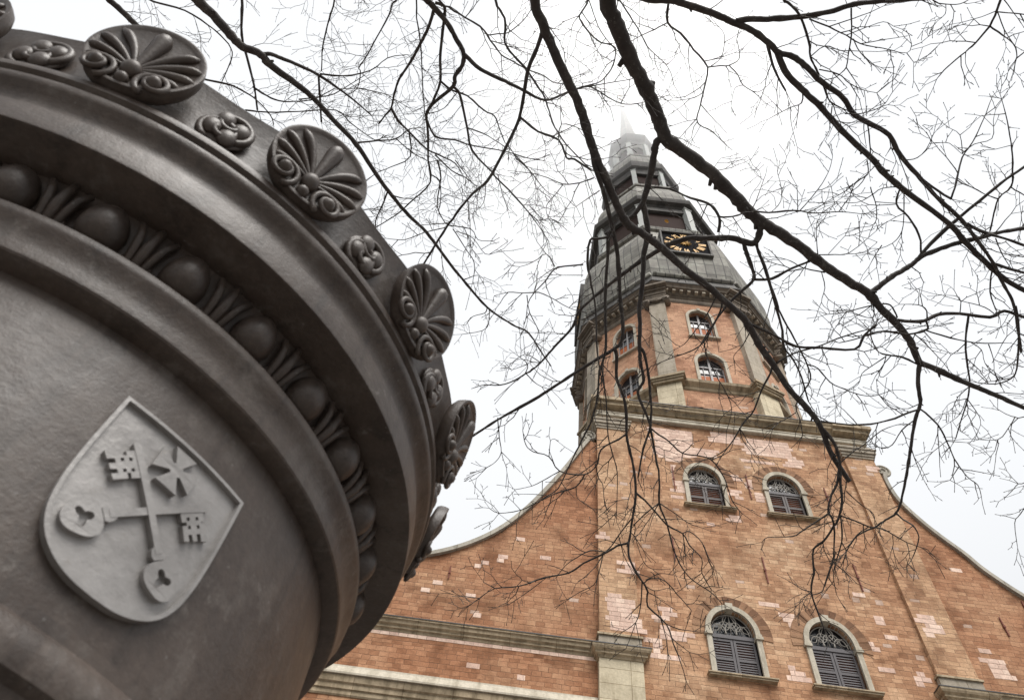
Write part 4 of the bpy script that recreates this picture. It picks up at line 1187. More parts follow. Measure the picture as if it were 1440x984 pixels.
# ------------------------------------------------------------------ bare trees overhead
# every strand: (tree, limb it grows from, 1 if it enters from the trunk, [(x, y, z, radius) ...]) in metres
STRANDS = [
(1,0,1,[(-9.595,-21.216,8.044,0.0752),(-9.522,-21.066,8.056,0.0743),(-9.397,-20.86,8.071,0.0729),(-9.256,-20.678,8.08,0.0714),(-9.128,-20.49,8.077,0.0699),(-9.02,-20.316,8.06,0.0684),(-8.935,-20.179,8.037,0.067),(-8.789,-20.109,8.015,0.0653),(-8.556,-19.984,7.96,0.0623),(-8.305,-19.815,7.87,0.0588),(-8.147,-19.697,7.803,0.0564),(-7.986,-19.621,7.748,0.0542),(-7.745,-19.524,7.673,0.0508),(-7.505,-19.402,7.594,0.0475),(-7.3,-19.31,7.531,0.0447),(-7.094,-19.231,7.468,0.0419),(-6.959,-19.125,7.402,0.0398),(-6.8,-19.018,7.32,0.0372),(-6.693,-18.915,7.244,0.0352),(-6.607,-18.789,7.156,0.0331)]),
(1,0,0,[(-6.607,-18.789,7.156,0.0211),(-6.599,-18.645,7.067,0.0197),(-6.574,-18.515,6.954,0.0182),(-6.609,-18.406,6.862,0.017),(-6.652,-18.257,6.688,0.015),(-6.692,-18.095,6.51,0.0129),(-6.721,-17.915,6.374,0.011),(-6.746,-17.827,6.327,0.0102),(-6.811,-17.75,6.312,0.0094),(-6.881,-17.676,6.291,0.0085),(-7.007,-17.587,6.26,0.0072),(-7.092,-17.489,6.164,0.0059)]),
(1,0,0,[(-6.746,-17.827,6.327,0.0088),(-6.712,-17.828,6.26,0.0079),(-6.69,-17.876,6.146,0.0069),(-6.67,-17.851,6.051,0.0058),(-6.695,-17.732,5.97,0.0044),(-6.779,-17.703,5.86,0.0033)]),
(1,0,0,[(-6.574,-18.481,6.919,0.0105),(-6.727,-18.447,6.855,0.0099),(-6.837,-18.414,6.808,0.0095),(-6.97,-18.343,6.816,0.009),(-7.137,-18.309,6.817,0.0084),(-7.4,-18.346,6.768,0.0075)]),
(1,0,0,[(-6.609,-18.406,6.862,0.0075),(-6.73,-18.344,6.773,0.0061),(-6.789,-18.232,6.71,0.0048),(-6.905,-18.241,6.633,0.0039),(-7.001,-18.277,6.646,0.0029)]),
(1,0,0,[(-6.574,-18.481,6.919,0.0096),(-6.443,-18.417,6.811,0.0082),(-6.356,-18.308,6.746,0.0072),(-6.312,-18.229,6.62,0.0061),(-6.293,-18.214,6.552,0.0056),(-6.256,-18.185,6.462,0.0048),(-6.183,-18.155,6.405,0.0041),(-6.146,-18.083,6.355,0.0034)]),
(1,0,0,[(-6.356,-18.308,6.746,0.0047),(-6.465,-18.232,6.678,0.003)]),
(1,0,0,[(-6.356,-18.308,6.746,0.0047),(-6.219,-18.346,6.706,0.0029)]),
(1,0,0,[(-6.293,-18.214,6.552,0.0047),(-6.296,-18.044,6.566,0.003)]),
(1,0,0,[(-6.607,-18.789,7.156,0.0301),(-6.489,-18.77,7.121,0.0287),(-6.329,-18.747,7.039,0.0265),(-6.155,-18.707,6.997,0.0247),(-5.966,-18.652,6.989,0.023),(-5.758,-18.602,6.937,0.0207),(-5.521,-18.587,6.819,0.0175)]),
(1,0,0,[(-8.047,-19.633,7.764,0.0336),(-8.051,-19.537,7.71,0.0326),(-8.084,-19.479,7.682,0.0319),(-8.156,-19.48,7.689,0.0312),(-8.267,-19.494,7.704,0.0301),(-8.415,-19.474,7.71,0.0287),(-8.534,-19.457,7.716,0.0276),(-8.623,-19.443,7.723,0.0268),(-8.766,-19.38,7.719,0.0254),(-8.822,-19.342,7.714,0.0248),(-8.96,-19.231,7.693,0.0232),(-9.127,-19.087,7.658,0.0211),(-9.324,-18.901,7.583,0.0185),(-9.494,-18.738,7.48,0.016),(-9.541,-18.616,7.384,0.0144),(-9.68,-18.475,7.253,0.0121),(-9.79,-18.359,7.14,0.0102),(-9.905,-18.281,7.06,0.0086),(-10.081,-18.199,6.977,0.0065),(-10.267,-18.185,6.949,0.0047)]),
(1,0,0,[(-9.905,-18.281,7.06,0.0057),(-9.8,-18.209,7.019,0.0044),(-9.672,-18.244,6.91,0.0031)]),
(1,0,0,[(-9.79,-18.359,7.14,0.0051),(-9.937,-18.409,7.171,0.0041),(-10.052,-18.336,7.097,0.0032)]),
(1,0,0,[(-8.175,-19.484,7.692,0.0215),(-8.147,-19.426,7.665,0.0205),(-8.087,-19.321,7.614,0.0187),(-8.046,-19.219,7.526,0.0167),(-8.15,-19.129,7.433,0.0144),(-8.268,-19.005,7.351,0.0117),(-8.367,-18.787,7.299,0.0082),(-8.427,-18.677,7.226,0.0062)]),
(1,0,0,[(-7.592,-19.404,7.61,0.0122),(-7.753,-19.333,7.562,0.0127),(-7.884,-19.217,7.569,0.0134),(-8.031,-19.191,7.57,0.0139)]),
(1,0,0,[(-8.068,-19.492,7.686,0.0184),(-8.032,-19.415,7.645,0.0176),(-7.974,-19.324,7.567,0.0164),(-7.888,-19.146,7.4,0.0142),(-7.816,-18.994,7.314,0.0126),(-7.764,-18.883,7.273,0.0116),(-7.728,-18.758,7.226,0.0106),(-7.642,-18.68,7.159,0.0094),(-7.569,-18.584,7.044,0.0079),(-7.506,-18.445,6.886,0.006)]),
(1,0,0,[(-7.952,-19.279,7.526,0.0107),(-7.852,-19.1,7.366,0.0096),(-7.815,-19.031,7.31,0.0092),(-7.707,-18.903,7.228,0.0084),(-7.606,-18.774,7.17,0.0077),(-7.531,-18.676,7.112,0.0072),(-7.491,-18.583,7.039,0.0067),(-7.539,-18.487,6.975,0.0062),(-7.596,-18.387,6.895,0.0056),(-7.558,-18.309,6.805,0.0051),(-7.524,-18.208,6.726,0.0045)]),
(1,0,0,[(-7.531,-18.676,7.112,0.0067),(-7.454,-18.677,7.06,0.0063),(-7.337,-18.586,7.013,0.0057),(-7.211,-18.546,6.99,0.0052),(-7.134,-18.553,6.933,0.0047),(-7.039,-18.598,6.85,0.0041),(-6.907,-18.666,6.862,0.0035)]),
(1,0,0,[(-7.592,-18.343,6.854,0.0054),(-7.669,-18.222,6.876,0.0045),(-7.774,-18.222,6.806,0.0037),(-7.827,-18.141,6.83,0.0031)]),
(1,0,0,[(-8.947,-20.178,8.038,0.0365),(-9.007,-20.172,8.036,0.0359),(-9.024,-20.126,8.018,0.0354),(-9.026,-20.06,7.991,0.0348),(-9.032,-19.899,7.926,0.0333),(-9.063,-19.696,7.838,0.0312),(-9.047,-19.627,7.801,0.0305),(-8.996,-19.475,7.702,0.0287),(-9.009,-19.296,7.573,0.0266),(-8.995,-19.13,7.427,0.0244),(-9.005,-18.958,7.266,0.022),(-8.985,-18.834,7.144,0.0203),(-8.976,-18.711,7.031,0.0186),(-8.952,-18.609,6.939,0.0172),(-8.914,-18.498,6.841,0.0157),(-8.952,-18.42,6.787,0.0147),(-8.913,-18.347,6.721,0.0137),(-8.857,-18.275,6.65,0.0125),(-8.825,-18.204,6.582,0.0115),(-8.863,-18.078,6.467,0.0098),(-8.893,-17.915,6.276,0.0073)]),
(1,0,0,[(-9.063,-19.696,7.838,0.0247),(-9.132,-19.597,7.737,0.0246),(-9.195,-19.527,7.745,0.0247)]),
(1,0,0,[(-8.976,-18.711,7.031,0.0151),(-8.928,-18.666,7,0.0147),(-8.873,-18.523,6.897,0.0139),(-8.847,-18.411,6.8,0.0132),(-8.823,-18.306,6.694,0.0125),(-8.818,-18.2,6.589,0.0117),(-8.759,-18.045,6.435,0.0107),(-8.712,-17.904,6.32,0.0098),(-8.69,-17.736,6.205,0.0089),(-8.616,-17.616,6.11,0.0081),(-8.523,-17.444,5.936,0.0068),(-8.407,-17.363,5.789,0.0057),(-8.248,-17.351,5.681,0.0048),(-8.169,-17.325,5.604,0.0042)]),
(1,0,0,[(-8.818,-18.2,6.589,0.0089),(-8.756,-18.173,6.557,0.0086),(-8.667,-18.152,6.506,0.0081),(-8.545,-18.097,6.439,0.0074),(-8.424,-18.084,6.45,0.007),(-8.297,-18.048,6.461,0.0065),(-8.197,-17.961,6.408,0.006),(-8.152,-17.9,6.336,0.0055),(-8.105,-17.827,6.228,0.0049),(-8.022,-17.77,6.161,0.0043)]),
(1,0,0,[(-8.545,-18.097,6.439,0.0047),(-8.532,-17.986,6.408,0.0038),(-8.49,-17.986,6.303,0.0029)]),
(1,0,0,[(-8.297,-18.048,6.461,0.0053),(-8.156,-18.107,6.516,0.0039),(-8.121,-18.183,6.589,0.003)]),
(1,0,0,[(-8.197,-17.961,6.408,0.0047),(-8.085,-18.028,6.294,0.0036),(-7.998,-18.059,6.309,0.0029)]),
(1,0,0,[(-8.69,-17.736,6.205,0.0073),(-8.788,-17.697,6.122,0.0066),(-8.874,-17.574,6.092,0.0059)]),
(1,0,0,[(-8.69,-17.736,6.205,0.0053),(-8.56,-17.721,6.12,0.0043),(-8.433,-17.621,6.135,0.0036),(-8.321,-17.62,6.099,0.0029)]),
(1,0,0,[(-8.523,-17.444,5.936,0.0043),(-8.545,-17.409,5.814,0.0029)]),
(1,0,0,[(-9.006,-19.808,7.883,0.0092),(-8.927,-19.826,7.84,0.0098),(-8.846,-19.829,7.806,0.0104),(-8.684,-19.778,7.803,0.0118),(-8.533,-19.761,7.759,0.0129),(-8.466,-19.732,7.674,0.0136),(-8.434,-19.68,7.607,0.0141),(-8.431,-19.588,7.567,0.015)]),
(1,0,0,[(-8.436,-19.703,7.63,0.0096),(-8.316,-19.691,7.693,0.0089),(-8.245,-19.745,7.659,0.0081),(-8.153,-19.756,7.688,0.0075)]),
(1,0,0,[(-8.533,-19.761,7.759,0.0061),(-8.562,-19.606,7.748,0.0054),(-8.598,-19.478,7.577,0.0044),(-8.628,-19.318,7.553,0.0037)]),
(1,32,1,[(-10.142,-21.232,7.539,0.044),(-10.077,-21.09,7.559,0.0438),(-9.958,-20.872,7.586,0.0435),(-9.845,-20.687,7.599,0.0431),(-9.743,-20.535,7.6,0.0427),(-9.668,-20.39,7.591,0.0422),(-9.586,-20.206,7.566,0.0417),(-9.525,-20.097,7.545,0.0412),(-9.436,-19.963,7.513,0.0406),(-9.323,-19.782,7.459,0.0397),(-9.215,-19.646,7.41,0.0389),(-9.07,-19.576,7.378,0.0381),(-8.898,-19.487,7.336,0.0371),(-8.684,-19.35,7.269,0.0357),(-8.512,-19.263,7.223,0.0346),(-8.363,-19.172,7.177,0.0337),(-8.167,-19.05,7.114,0.0324),(-8.081,-18.956,7.07,0.0318),(-7.971,-18.827,7.008,0.0309),(-7.868,-18.733,6.956,0.0301),(-7.708,-18.568,6.859,0.0288),(-7.517,-18.431,6.753,0.0272),(-7.42,-18.338,6.679,0.0263),(-7.315,-18.17,6.551,0.0249),(-7.167,-18.033,6.408,0.0233)]),
(1,32,0,[(-7.452,-18.367,6.703,0.0177),(-7.365,-18.308,6.633,0.0168),(-7.307,-18.255,6.569,0.016),(-7.272,-18.16,6.464,0.015),(-7.267,-18.054,6.342,0.0139),(-7.26,-17.968,6.228,0.0129),(-7.281,-17.888,6.144,0.0121),(-7.319,-17.818,6.09,0.0115),(-7.387,-17.701,6.021,0.0105),(-7.445,-17.631,6,0.01),(-7.429,-17.48,5.886,0.0087),(-7.433,-17.362,5.798,0.0078),(-7.384,-17.271,5.684,0.0067),(-7.318,-17.19,5.523,0.0053),(-7.21,-17.191,5.416,0.0041)]),
(1,32,0,[(-7.276,-18.127,6.431,0.013),(-7.291,-18.044,6.348,0.0121),(-7.351,-17.962,6.242,0.011),(-7.366,-17.901,6.157,0.0102),(-7.33,-17.854,6.092,0.0094),(-7.301,-17.634,5.946,0.0074),(-7.372,-17.499,5.778,0.0056),(-7.404,-17.463,5.719,0.0051),(-7.477,-17.433,5.705,0.0045)]),
(1,32,0,[(-7.272,-17.892,6.143,0.0085),(-7.264,-17.787,6.013,0.0071),(-7.252,-17.656,5.986,0.0062),(-7.28,-17.509,5.884,0.0047),(-7.264,-17.419,5.756,0.0034)]),
(1,32,0,[(-7.272,-17.892,6.143,0.0085),(-7.179,-17.891,6.112,0.0078),(-7.037,-17.84,6.115,0.0069),(-6.9,-17.821,6.118,0.006),(-6.77,-17.823,6.007,0.0045),(-6.608,-17.796,5.985,0.0034)]),
(1,32,0,[(-7.037,-17.84,6.115,0.0057),(-7.094,-17.727,6.121,0.005),(-7.2,-17.686,6.005,0.0042),(-7.28,-17.59,6.019,0.0034)]),
(1,32,0,[(-6.856,-17.816,6.075,0.0042),(-6.852,-17.769,6.022,0.0035),(-6.828,-17.667,6.037,0.0029)]),
(1,32,0,[(-7.366,-17.893,6.15,0.0091),(-7.398,-17.848,6.149,0.0086),(-7.553,-17.775,6.054,0.0068),(-7.633,-17.716,6.028,0.0058),(-7.787,-17.614,6.091,0.0041),(-7.834,-17.589,6.052,0.0035)]),
(1,32,0,[(-7.385,-17.861,6.146,0.0043),(-7.381,-17.709,6.03,0.0028)]),
(1,32,0,[(-7.23,-18.032,6.288,0.0057),(-7.129,-17.979,6.222,0.0046),(-7.002,-17.91,6.194,0.0035),(-6.991,-17.861,6.141,0.0028)]),
(1,32,0,[(-7.304,-17.609,5.909,0.0057),(-7.202,-17.561,5.858,0.0042),(-7.163,-17.587,5.737,0.0028)]),
(1,32,0,[(-7.433,-17.362,5.798,0.0051),(-7.476,-17.309,5.863,0.0041),(-7.55,-17.331,5.891,0.0029)]),
(1,32,0,[(-7.433,-17.362,5.798,0.0043),(-7.541,-17.369,5.706,0.0028)]),
(1,32,0,[(-8.084,-19.007,7.088,0.0147),(-7.875,-18.929,7.091,0.0143),(-7.701,-18.886,7.028,0.0137),(-7.511,-18.916,7,0.0131),(-7.218,-18.905,7.057,0.0125),(-7.144,-18.993,7.146,0.0122),(-7.062,-19.084,7.186,0.0118)]),
(1,32,0,[(-7.841,-18.743,6.956,0.0095),(-7.714,-18.821,7.016,0.0088),(-7.531,-18.908,7.03,0.0078),(-7.274,-18.961,7.171,0.0069),(-7.092,-19.048,7.182,0.0059)]),
(1,32,0,[(-7.144,-18.993,7.146,0.0074),(-7.032,-19.104,7.067,0.0078),(-6.865,-19.102,7.052,0.0082),(-6.788,-19.192,6.965,0.0085)]),
(1,32,0,[(-7.277,-18.158,6.465,0.0064),(-7.165,-18.239,6.542,0.0056),(-7.051,-18.249,6.642,0.0052),(-6.921,-18.362,6.714,0.0042),(-6.794,-18.408,6.757,0.0035)]),
(1,32,0,[(-7.872,-18.721,6.952,0.0101),(-7.884,-18.668,6.911,0.0097),(-7.931,-18.515,6.859,0.0088),(-7.956,-18.346,6.809,0.0079),(-8.033,-18.247,6.745,0.0071),(-8.107,-18.156,6.633,0.0062),(-8.171,-18.082,6.57,0.0055),(-8.262,-17.997,6.553,0.0048),(-8.35,-17.938,6.56,0.0042)]),
(1,32,0,[(-8.062,-18.217,6.71,0.0045),(-8.023,-18.136,6.646,0.0039),(-7.94,-18.103,6.498,0.0029)]),
(1,32,0,[(-8.363,-19.172,7.177,0.0094),(-8.359,-19.056,7.142,0.0087),(-8.469,-18.866,6.973,0.0068),(-8.576,-18.785,6.922,0.0059),(-8.728,-18.669,6.948,0.0047),(-8.867,-18.6,6.915,0.0036)]),
(1,32,0,[(-8.469,-18.866,6.973,0.0065),(-8.428,-18.759,6.929,0.006),(-8.341,-18.653,6.786,0.005),(-8.254,-18.55,6.746,0.0044),(-8.17,-18.399,6.717,0.0038),(-8.194,-18.255,6.609,0.003)]),
(1,32,0,[(-8.407,-19.194,7.189,0.0074),(-8.472,-19.077,7.081,0.0062),(-8.551,-18.885,7.061,0.0049),(-8.64,-18.77,7.01,0.0038),(-8.753,-18.831,7.024,0.003)]),
(1,32,0,[(-8.087,-18.99,7.081,0.0059),(-8.118,-18.819,7.068,0.0045),(-8.188,-18.742,7.005,0.0035),(-8.168,-18.69,6.979,0.003)]),
(1,32,0,[(-7.931,-18.515,6.859,0.0045),(-8.033,-18.456,6.869,0.0038),(-8.18,-18.461,6.782,0.003)]),
(1,32,0,[(-9.584,-20.19,7.563,0.0228),(-9.535,-20.043,7.508,0.0223),(-9.457,-19.902,7.459,0.0218),(-9.389,-19.746,7.408,0.0213),(-9.335,-19.615,7.362,0.0209),(-9.277,-19.458,7.301,0.0203),(-9.236,-19.292,7.222,0.0197),(-9.198,-19.102,7.11,0.0189),(-9.165,-18.984,7.025,0.0183),(-9.147,-18.892,6.952,0.0178),(-9.15,-18.822,6.896,0.0175),(-9.201,-18.77,6.856,0.0172),(-9.332,-18.689,6.792,0.0165),(-9.484,-18.595,6.72,0.0158),(-9.629,-18.495,6.649,0.0151),(-9.817,-18.367,6.567,0.0142),(-10.063,-18.218,6.473,0.0132),(-10.214,-18.12,6.398,0.0124),(-10.358,-18.036,6.316,0.0117)]),
(1,32,0,[(-9.201,-18.77,6.856,0.0176),(-9.177,-18.723,6.826,0.0173),(-9.155,-18.562,6.732,0.0165),(-9.081,-18.446,6.655,0.0158),(-9.04,-18.315,6.562,0.015),(-9.025,-18.201,6.473,0.0143),(-8.99,-18.11,6.388,0.0137),(-8.952,-18.035,6.305,0.0131),(-8.916,-17.911,6.157,0.0121),(-8.92,-17.79,6.007,0.0111),(-8.932,-17.691,5.884,0.0102),(-8.943,-17.64,5.824,0.0098),(-9.029,-17.609,5.801,0.0094),(-9.123,-17.553,5.756,0.0089),(-9.281,-17.471,5.702,0.0081),(-9.384,-17.401,5.653,0.0074),(-9.574,-17.337,5.628,0.0066),(-9.762,-17.263,5.576,0.0056),(-9.95,-17.235,5.549,0.0048),(-10.058,-17.188,5.48,0.0041),(-10.133,-17.154,5.421,0.0036)]),
(1,32,0,[(-10.057,-17.185,5.476,0.0045),(-10.167,-17.248,5.428,0.0034),(-10.233,-17.254,5.42,0.0028)]),
(1,32,0,[(-9.95,-17.235,5.549,0.0039),(-10.046,-17.26,5.576,0.0028)]),
(1,32,0,[(-8.943,-17.64,5.824,0.0112),(-8.937,-17.583,5.745,0.0106),(-8.871,-17.519,5.632,0.0096),(-8.81,-17.469,5.58,0.0089),(-8.77,-17.417,5.547,0.0085),(-8.755,-17.318,5.494,0.0079),(-8.605,-17.245,5.408,0.0066),(-8.554,-17.197,5.273,0.0056),(-8.512,-17.16,5.182,0.0048),(-8.477,-17.11,5.119,0.0042)]),
(1,32,0,[(-8.605,-17.245,5.408,0.0055),(-8.506,-17.229,5.389,0.0044),(-8.37,-17.318,5.317,0.0027)]),
(1,32,0,[(-8.821,-17.475,5.587,0.0066),(-8.816,-17.395,5.537,0.0059),(-8.816,-17.31,5.47,0.0051),(-8.854,-17.3,5.342,0.0042),(-8.942,-17.203,5.318,0.0033)]),
(1,32,0,[(-8.854,-17.3,5.342,0.0038),(-8.891,-17.203,5.25,0.003),(-8.9,-17.095,5.252,0.0027)]),
(1,32,0,[(-8.854,-17.3,5.342,0.0038),(-8.821,-17.247,5.197,0.0027)]),
(1,32,0,[(-8.81,-17.469,5.58,0.0061),(-8.758,-17.5,5.61,0.0057),(-8.661,-17.547,5.565,0.005),(-8.548,-17.438,5.543,0.0043),(-8.451,-17.398,5.456,0.0034),(-8.441,-17.391,5.437,0.0033)]),
(1,32,0,[(-8.808,-17.46,5.574,0.0041),(-8.732,-17.471,5.522,0.0034),(-8.658,-17.554,5.485,0.0027)]),
(1,32,0,[(-8.795,-17.487,5.601,0.0041),(-8.684,-17.508,5.664,0.0034),(-8.606,-17.57,5.609,0.0027)]),
(1,32,0,[(-8.913,-17.89,6.131,0.0097),(-8.785,-17.822,6.061,0.0088),(-8.642,-17.702,6.006,0.0077),(-8.511,-17.677,5.951,0.0069),(-8.458,-17.647,5.859,0.0062),(-8.369,-17.622,5.764,0.0053),(-8.359,-17.538,5.696,0.0047),(-8.276,-17.444,5.628,0.0039)]),
(1,32,0,[(-8.511,-17.677,5.951,0.0057),(-8.456,-17.693,5.967,0.0053),(-8.372,-17.695,5.866,0.0044),(-8.324,-17.657,5.74,0.0035),(-8.284,-17.626,5.702,0.003)]),
(1,32,0,[(-8.923,-17.764,5.976,0.0068),(-8.999,-17.691,5.895,0.0064),(-9.069,-17.58,5.822,0.0059),(-9.12,-17.536,5.78,0.0056)]),
(1,32,0,[(-9.113,-17.562,5.764,0.0062),(-9.236,-17.553,5.767,0.0055),(-9.331,-17.507,5.727,0.0048),(-9.412,-17.377,5.742,0.0041),(-9.477,-17.317,5.66,0.0034)]),
(1,32,0,[(-9.133,-17.544,5.748,0.005),(-9.162,-17.498,5.604,0.0043),(-9.188,-17.406,5.56,0.0039),(-9.289,-17.333,5.536,0.0034),(-9.397,-17.322,5.439,0.0027)]),
(1,32,0,[(-9.557,-17.34,5.628,0.0042),(-9.674,-17.228,5.577,0.0036),(-9.829,-17.169,5.462,0.0028)]),
(1,32,0,[(-8.896,-17.673,5.854,0.0039),(-8.808,-17.519,5.75,0.0032),(-8.726,-17.464,5.738,0.0028)]),
(1,32,0,[(-9.025,-18.201,6.473,0.0099),(-9.084,-18.164,6.442,0.0096),(-9.217,-18.067,6.398,0.0088),(-9.234,-17.974,6.323,0.0082),(-9.332,-17.917,6.239,0.0074),(-9.541,-17.972,6.183,0.0064),(-9.64,-18.069,6.229,0.0057),(-9.77,-18.083,6.251,0.005),(-9.839,-18.115,6.289,0.0046),(-9.875,-18.206,6.354,0.004)]),
(1,32,0,[(-9.332,-17.917,6.239,0.0076),(-9.388,-17.813,6.197,0.007),(-9.528,-17.763,6.158,0.0062),(-9.683,-17.735,6.054,0.0053),(-9.819,-17.657,6.012,0.0045),(-9.99,-17.587,6.021,0.0037),(-10.075,-17.616,6.034,0.0032)]),
(1,32,0,[(-9.819,-17.657,6.012,0.004),(-9.836,-17.659,5.864,0.0034),(-9.829,-17.579,5.789,0.0028)]),
(1,32,0,[(-9.99,-17.587,6.021,0.0038),(-10.028,-17.559,5.962,0.0026)]),
(1,32,0,[(-9.541,-17.972,6.183,0.0049),(-9.632,-17.927,6.132,0.0043),(-9.749,-17.799,6.158,0.0036),(-9.878,-17.787,6.106,0.0029)]),
(1,32,0,[(-9.388,-17.813,6.197,0.0044),(-9.367,-17.74,6.144,0.0038),(-9.299,-17.761,6.067,0.0033),(-9.234,-17.754,6.013,0.0029)]),
(1,32,0,[(-9.252,-17.973,6.321,0.005),(-9.207,-17.861,6.28,0.0044),(-9.168,-17.83,6.234,0.0041),(-9.15,-17.775,6.079,0.0033),(-9.101,-17.709,6.057,0.0029)]),
(1,32,0,[(-9.64,-18.069,6.229,0.004),(-9.641,-18.142,6.338,0.0029),(-9.607,-18.132,6.384,0.0026)]),
(1,32,0,[(-9.326,-19.594,7.355,0.0175),(-9.356,-19.558,7.341,0.0173),(-9.341,-19.403,7.264,0.0164),(-9.335,-19.229,7.152,0.0152),(-9.314,-19.028,6.975,0.0137),(-9.281,-18.819,6.762,0.012),(-9.314,-18.675,6.638,0.0109),(-9.307,-18.5,6.507,0.0097),(-9.333,-18.353,6.41,0.0087),(-9.376,-18.244,6.336,0.0079),(-9.43,-18.137,6.249,0.0071),(-9.484,-18.033,6.143,0.0062),(-9.543,-17.938,6.02,0.0053),(-9.647,-17.89,5.94,0.0045)]),
(1,32,0,[(-9.301,-18.707,6.665,0.0086),(-9.243,-18.528,6.481,0.0074),(-9.198,-18.318,6.279,0.0061),(-9.139,-18.177,6.211,0.0054),(-9.091,-18.068,6.131,0.0047),(-9.076,-17.892,5.878,0.0033)]),
(1,32,0,[(-9.076,-17.892,5.878,0.0041),(-9.14,-17.762,5.88,0.0035),(-9.22,-17.687,5.84,0.0028)]),
(1,32,0,[(-9.343,-19.544,7.333,0.0132),(-9.447,-19.53,7.294,0.0126),(-9.504,-19.519,7.274,0.0122),(-9.505,-19.359,7.177,0.0113),(-9.449,-19.204,7.109,0.0104),(-9.389,-19.019,6.973,0.0091),(-9.351,-18.818,6.695,0.0073),(-9.305,-18.692,6.563,0.0062),(-9.267,-18.616,6.501,0.0057)]),
(1,32,0,[(-9.996,-17.591,6.024,0.0029),(-10.002,-17.559,6.048,0.0029)]),
(1,32,0,[(-10.072,-21.041,7.563,0.0198),(-10.072,-20.991,7.563,0.0196),(-10.095,-20.898,7.564,0.0192),(-10.15,-20.727,7.57,0.0185),(-10.162,-20.556,7.565,0.0178),(-10.183,-20.369,7.533,0.0169),(-10.226,-20.247,7.492,0.0162),(-10.298,-20.078,7.419,0.0151),(-10.386,-19.901,7.341,0.014),(-10.491,-19.801,7.303,0.0132),(-10.611,-19.634,7.259,0.0121),(-10.69,-19.511,7.231,0.0114),(-10.768,-19.361,7.192,0.0105),(-10.855,-19.198,7.129,0.0095),(-10.905,-19.114,7.084,0.0089)]),
(1,32,0,[(-10.178,-20.38,7.535,0.0112),(-10.022,-20.29,7.514,0.0106),(-9.857,-20.269,7.418,0.0098),(-9.774,-20.14,7.402,0.0093),(-9.711,-20.13,7.42,0.0091),(-9.567,-20.069,7.37,0.0084)]),
(1,32,0,[(-9.857,-20.269,7.418,0.0056),(-9.843,-20.391,7.421,0.0047),(-9.718,-20.351,7.512,0.0041),(-9.612,-20.313,7.489,0.0034)]),
(1,32,0,[(-10.69,-19.511,7.231,0.0058),(-10.847,-19.496,7.124,0.0048),(-11.005,-19.413,7.127,0.004),(-11.145,-19.453,7.027,0.0031)]),
(1,32,0,[(-10.668,-19.531,7.236,0.0058),(-10.493,-19.492,7.301,0.0045),(-10.422,-19.436,7.23,0.0037),(-10.327,-19.434,7.232,0.0029)]),
(1,32,0,[(-10.633,-19.502,7.241,0.0058),(-10.523,-19.321,7.272,0.0047),(-10.435,-19.244,7.18,0.0039),(-10.435,-19.09,7.154,0.003)]),
(1,32,0,[(-10.604,-19.481,7.251,0.0047),(-10.467,-19.428,7.264,0.0041),(-10.346,-19.362,7.132,0.0033),(-10.263,-19.368,7.168,0.0029)]),
(1,95,1,[(-9.094,-21.253,8.314,0.0129),(-9.093,-21.198,8.333,0.0127),(-9.066,-21.048,8.377,0.0119),(-8.944,-20.975,8.387,0.0111),(-8.816,-20.862,8.361,0.01),(-8.675,-20.74,8.325,0.0089),(-8.664,-20.562,8.341,0.0078),(-8.66,-20.421,8.375,0.0071),(-8.659,-20.289,8.406,0.0064),(-8.614,-20.229,8.411,0.0059),(-8.511,-20.194,8.414,0.0053),(-8.403,-20.122,8.392,0.0045)]),
(1,95,0,[(-9.066,-21.048,8.377,0.0077),(-9.168,-20.986,8.361,0.0063),(-9.256,-20.912,8.481,0.0052),(-9.321,-20.867,8.474,0.0043)]),
(1,95,0,[(-8.675,-20.74,8.325,0.0078),(-8.589,-20.772,8.266,0.0067),(-8.518,-20.788,8.249,0.0059),(-8.431,-20.84,8.316,0.0049),(-8.494,-20.989,8.293,0.0032)]),
(1,95,0,[(-8.518,-20.788,8.249,0.0065),(-8.442,-20.733,8.196,0.0057),(-8.366,-20.644,8.241,0.005),(-8.243,-20.606,8.207,0.0039),(-8.167,-20.687,8.191,0.003)]),
(1,95,0,[(-8.651,-20.757,8.309,0.0054),(-8.581,-20.839,8.305,0.0047),(-8.606,-21.013,8.249,0.0035),(-8.683,-21.085,8.266,0.0029)]),
(1,95,0,[(-8.366,-20.644,8.241,0.0039),(-8.419,-20.598,8.29,0.0035),(-8.434,-20.472,8.196,0.0027)]),
(1,95,0,[(-8.659,-20.289,8.406,0.0057),(-8.713,-20.194,8.43,0.0049),(-8.783,-20.105,8.381,0.0039),(-8.825,-20.01,8.419,0.0032)]),
(1,95,0,[(-8.658,-20.282,8.407,0.0047),(-8.788,-20.265,8.329,0.0036),(-8.873,-20.221,8.341,0.0028)]),
(1,95,0,[(-8.614,-20.229,8.411,0.0041),(-8.657,-20.116,8.388,0.0029)]),
(1,95,0,[(-8.662,-20.53,8.349,0.0049),(-8.729,-20.486,8.328,0.0045),(-8.838,-20.418,8.459,0.0039),(-8.993,-20.404,8.452,0.0031)]),
(1,105,1,[(-9.531,-21.238,8.246,0.0086),(-9.489,-21.188,8.252,0.0082),(-9.394,-21.083,8.305,0.0075),(-9.278,-20.95,8.41,0.0066),(-9.196,-20.839,8.443,0.0059),(-9.093,-20.765,8.427,0.0051),(-9.008,-20.704,8.424,0.0044),(-8.949,-20.628,8.447,0.0039),(-8.911,-20.546,8.481,0.0034)]),
(1,105,0,[(-9.475,-21.173,8.26,0.0046),(-9.372,-21.122,8.307,0.0041),(-9.282,-21.08,8.216,0.0035),(-9.163,-21.07,8.242,0.0029)]),
(1,105,0,[(-9.008,-20.704,8.424,0.004),(-8.94,-20.749,8.526,0.0028)]),
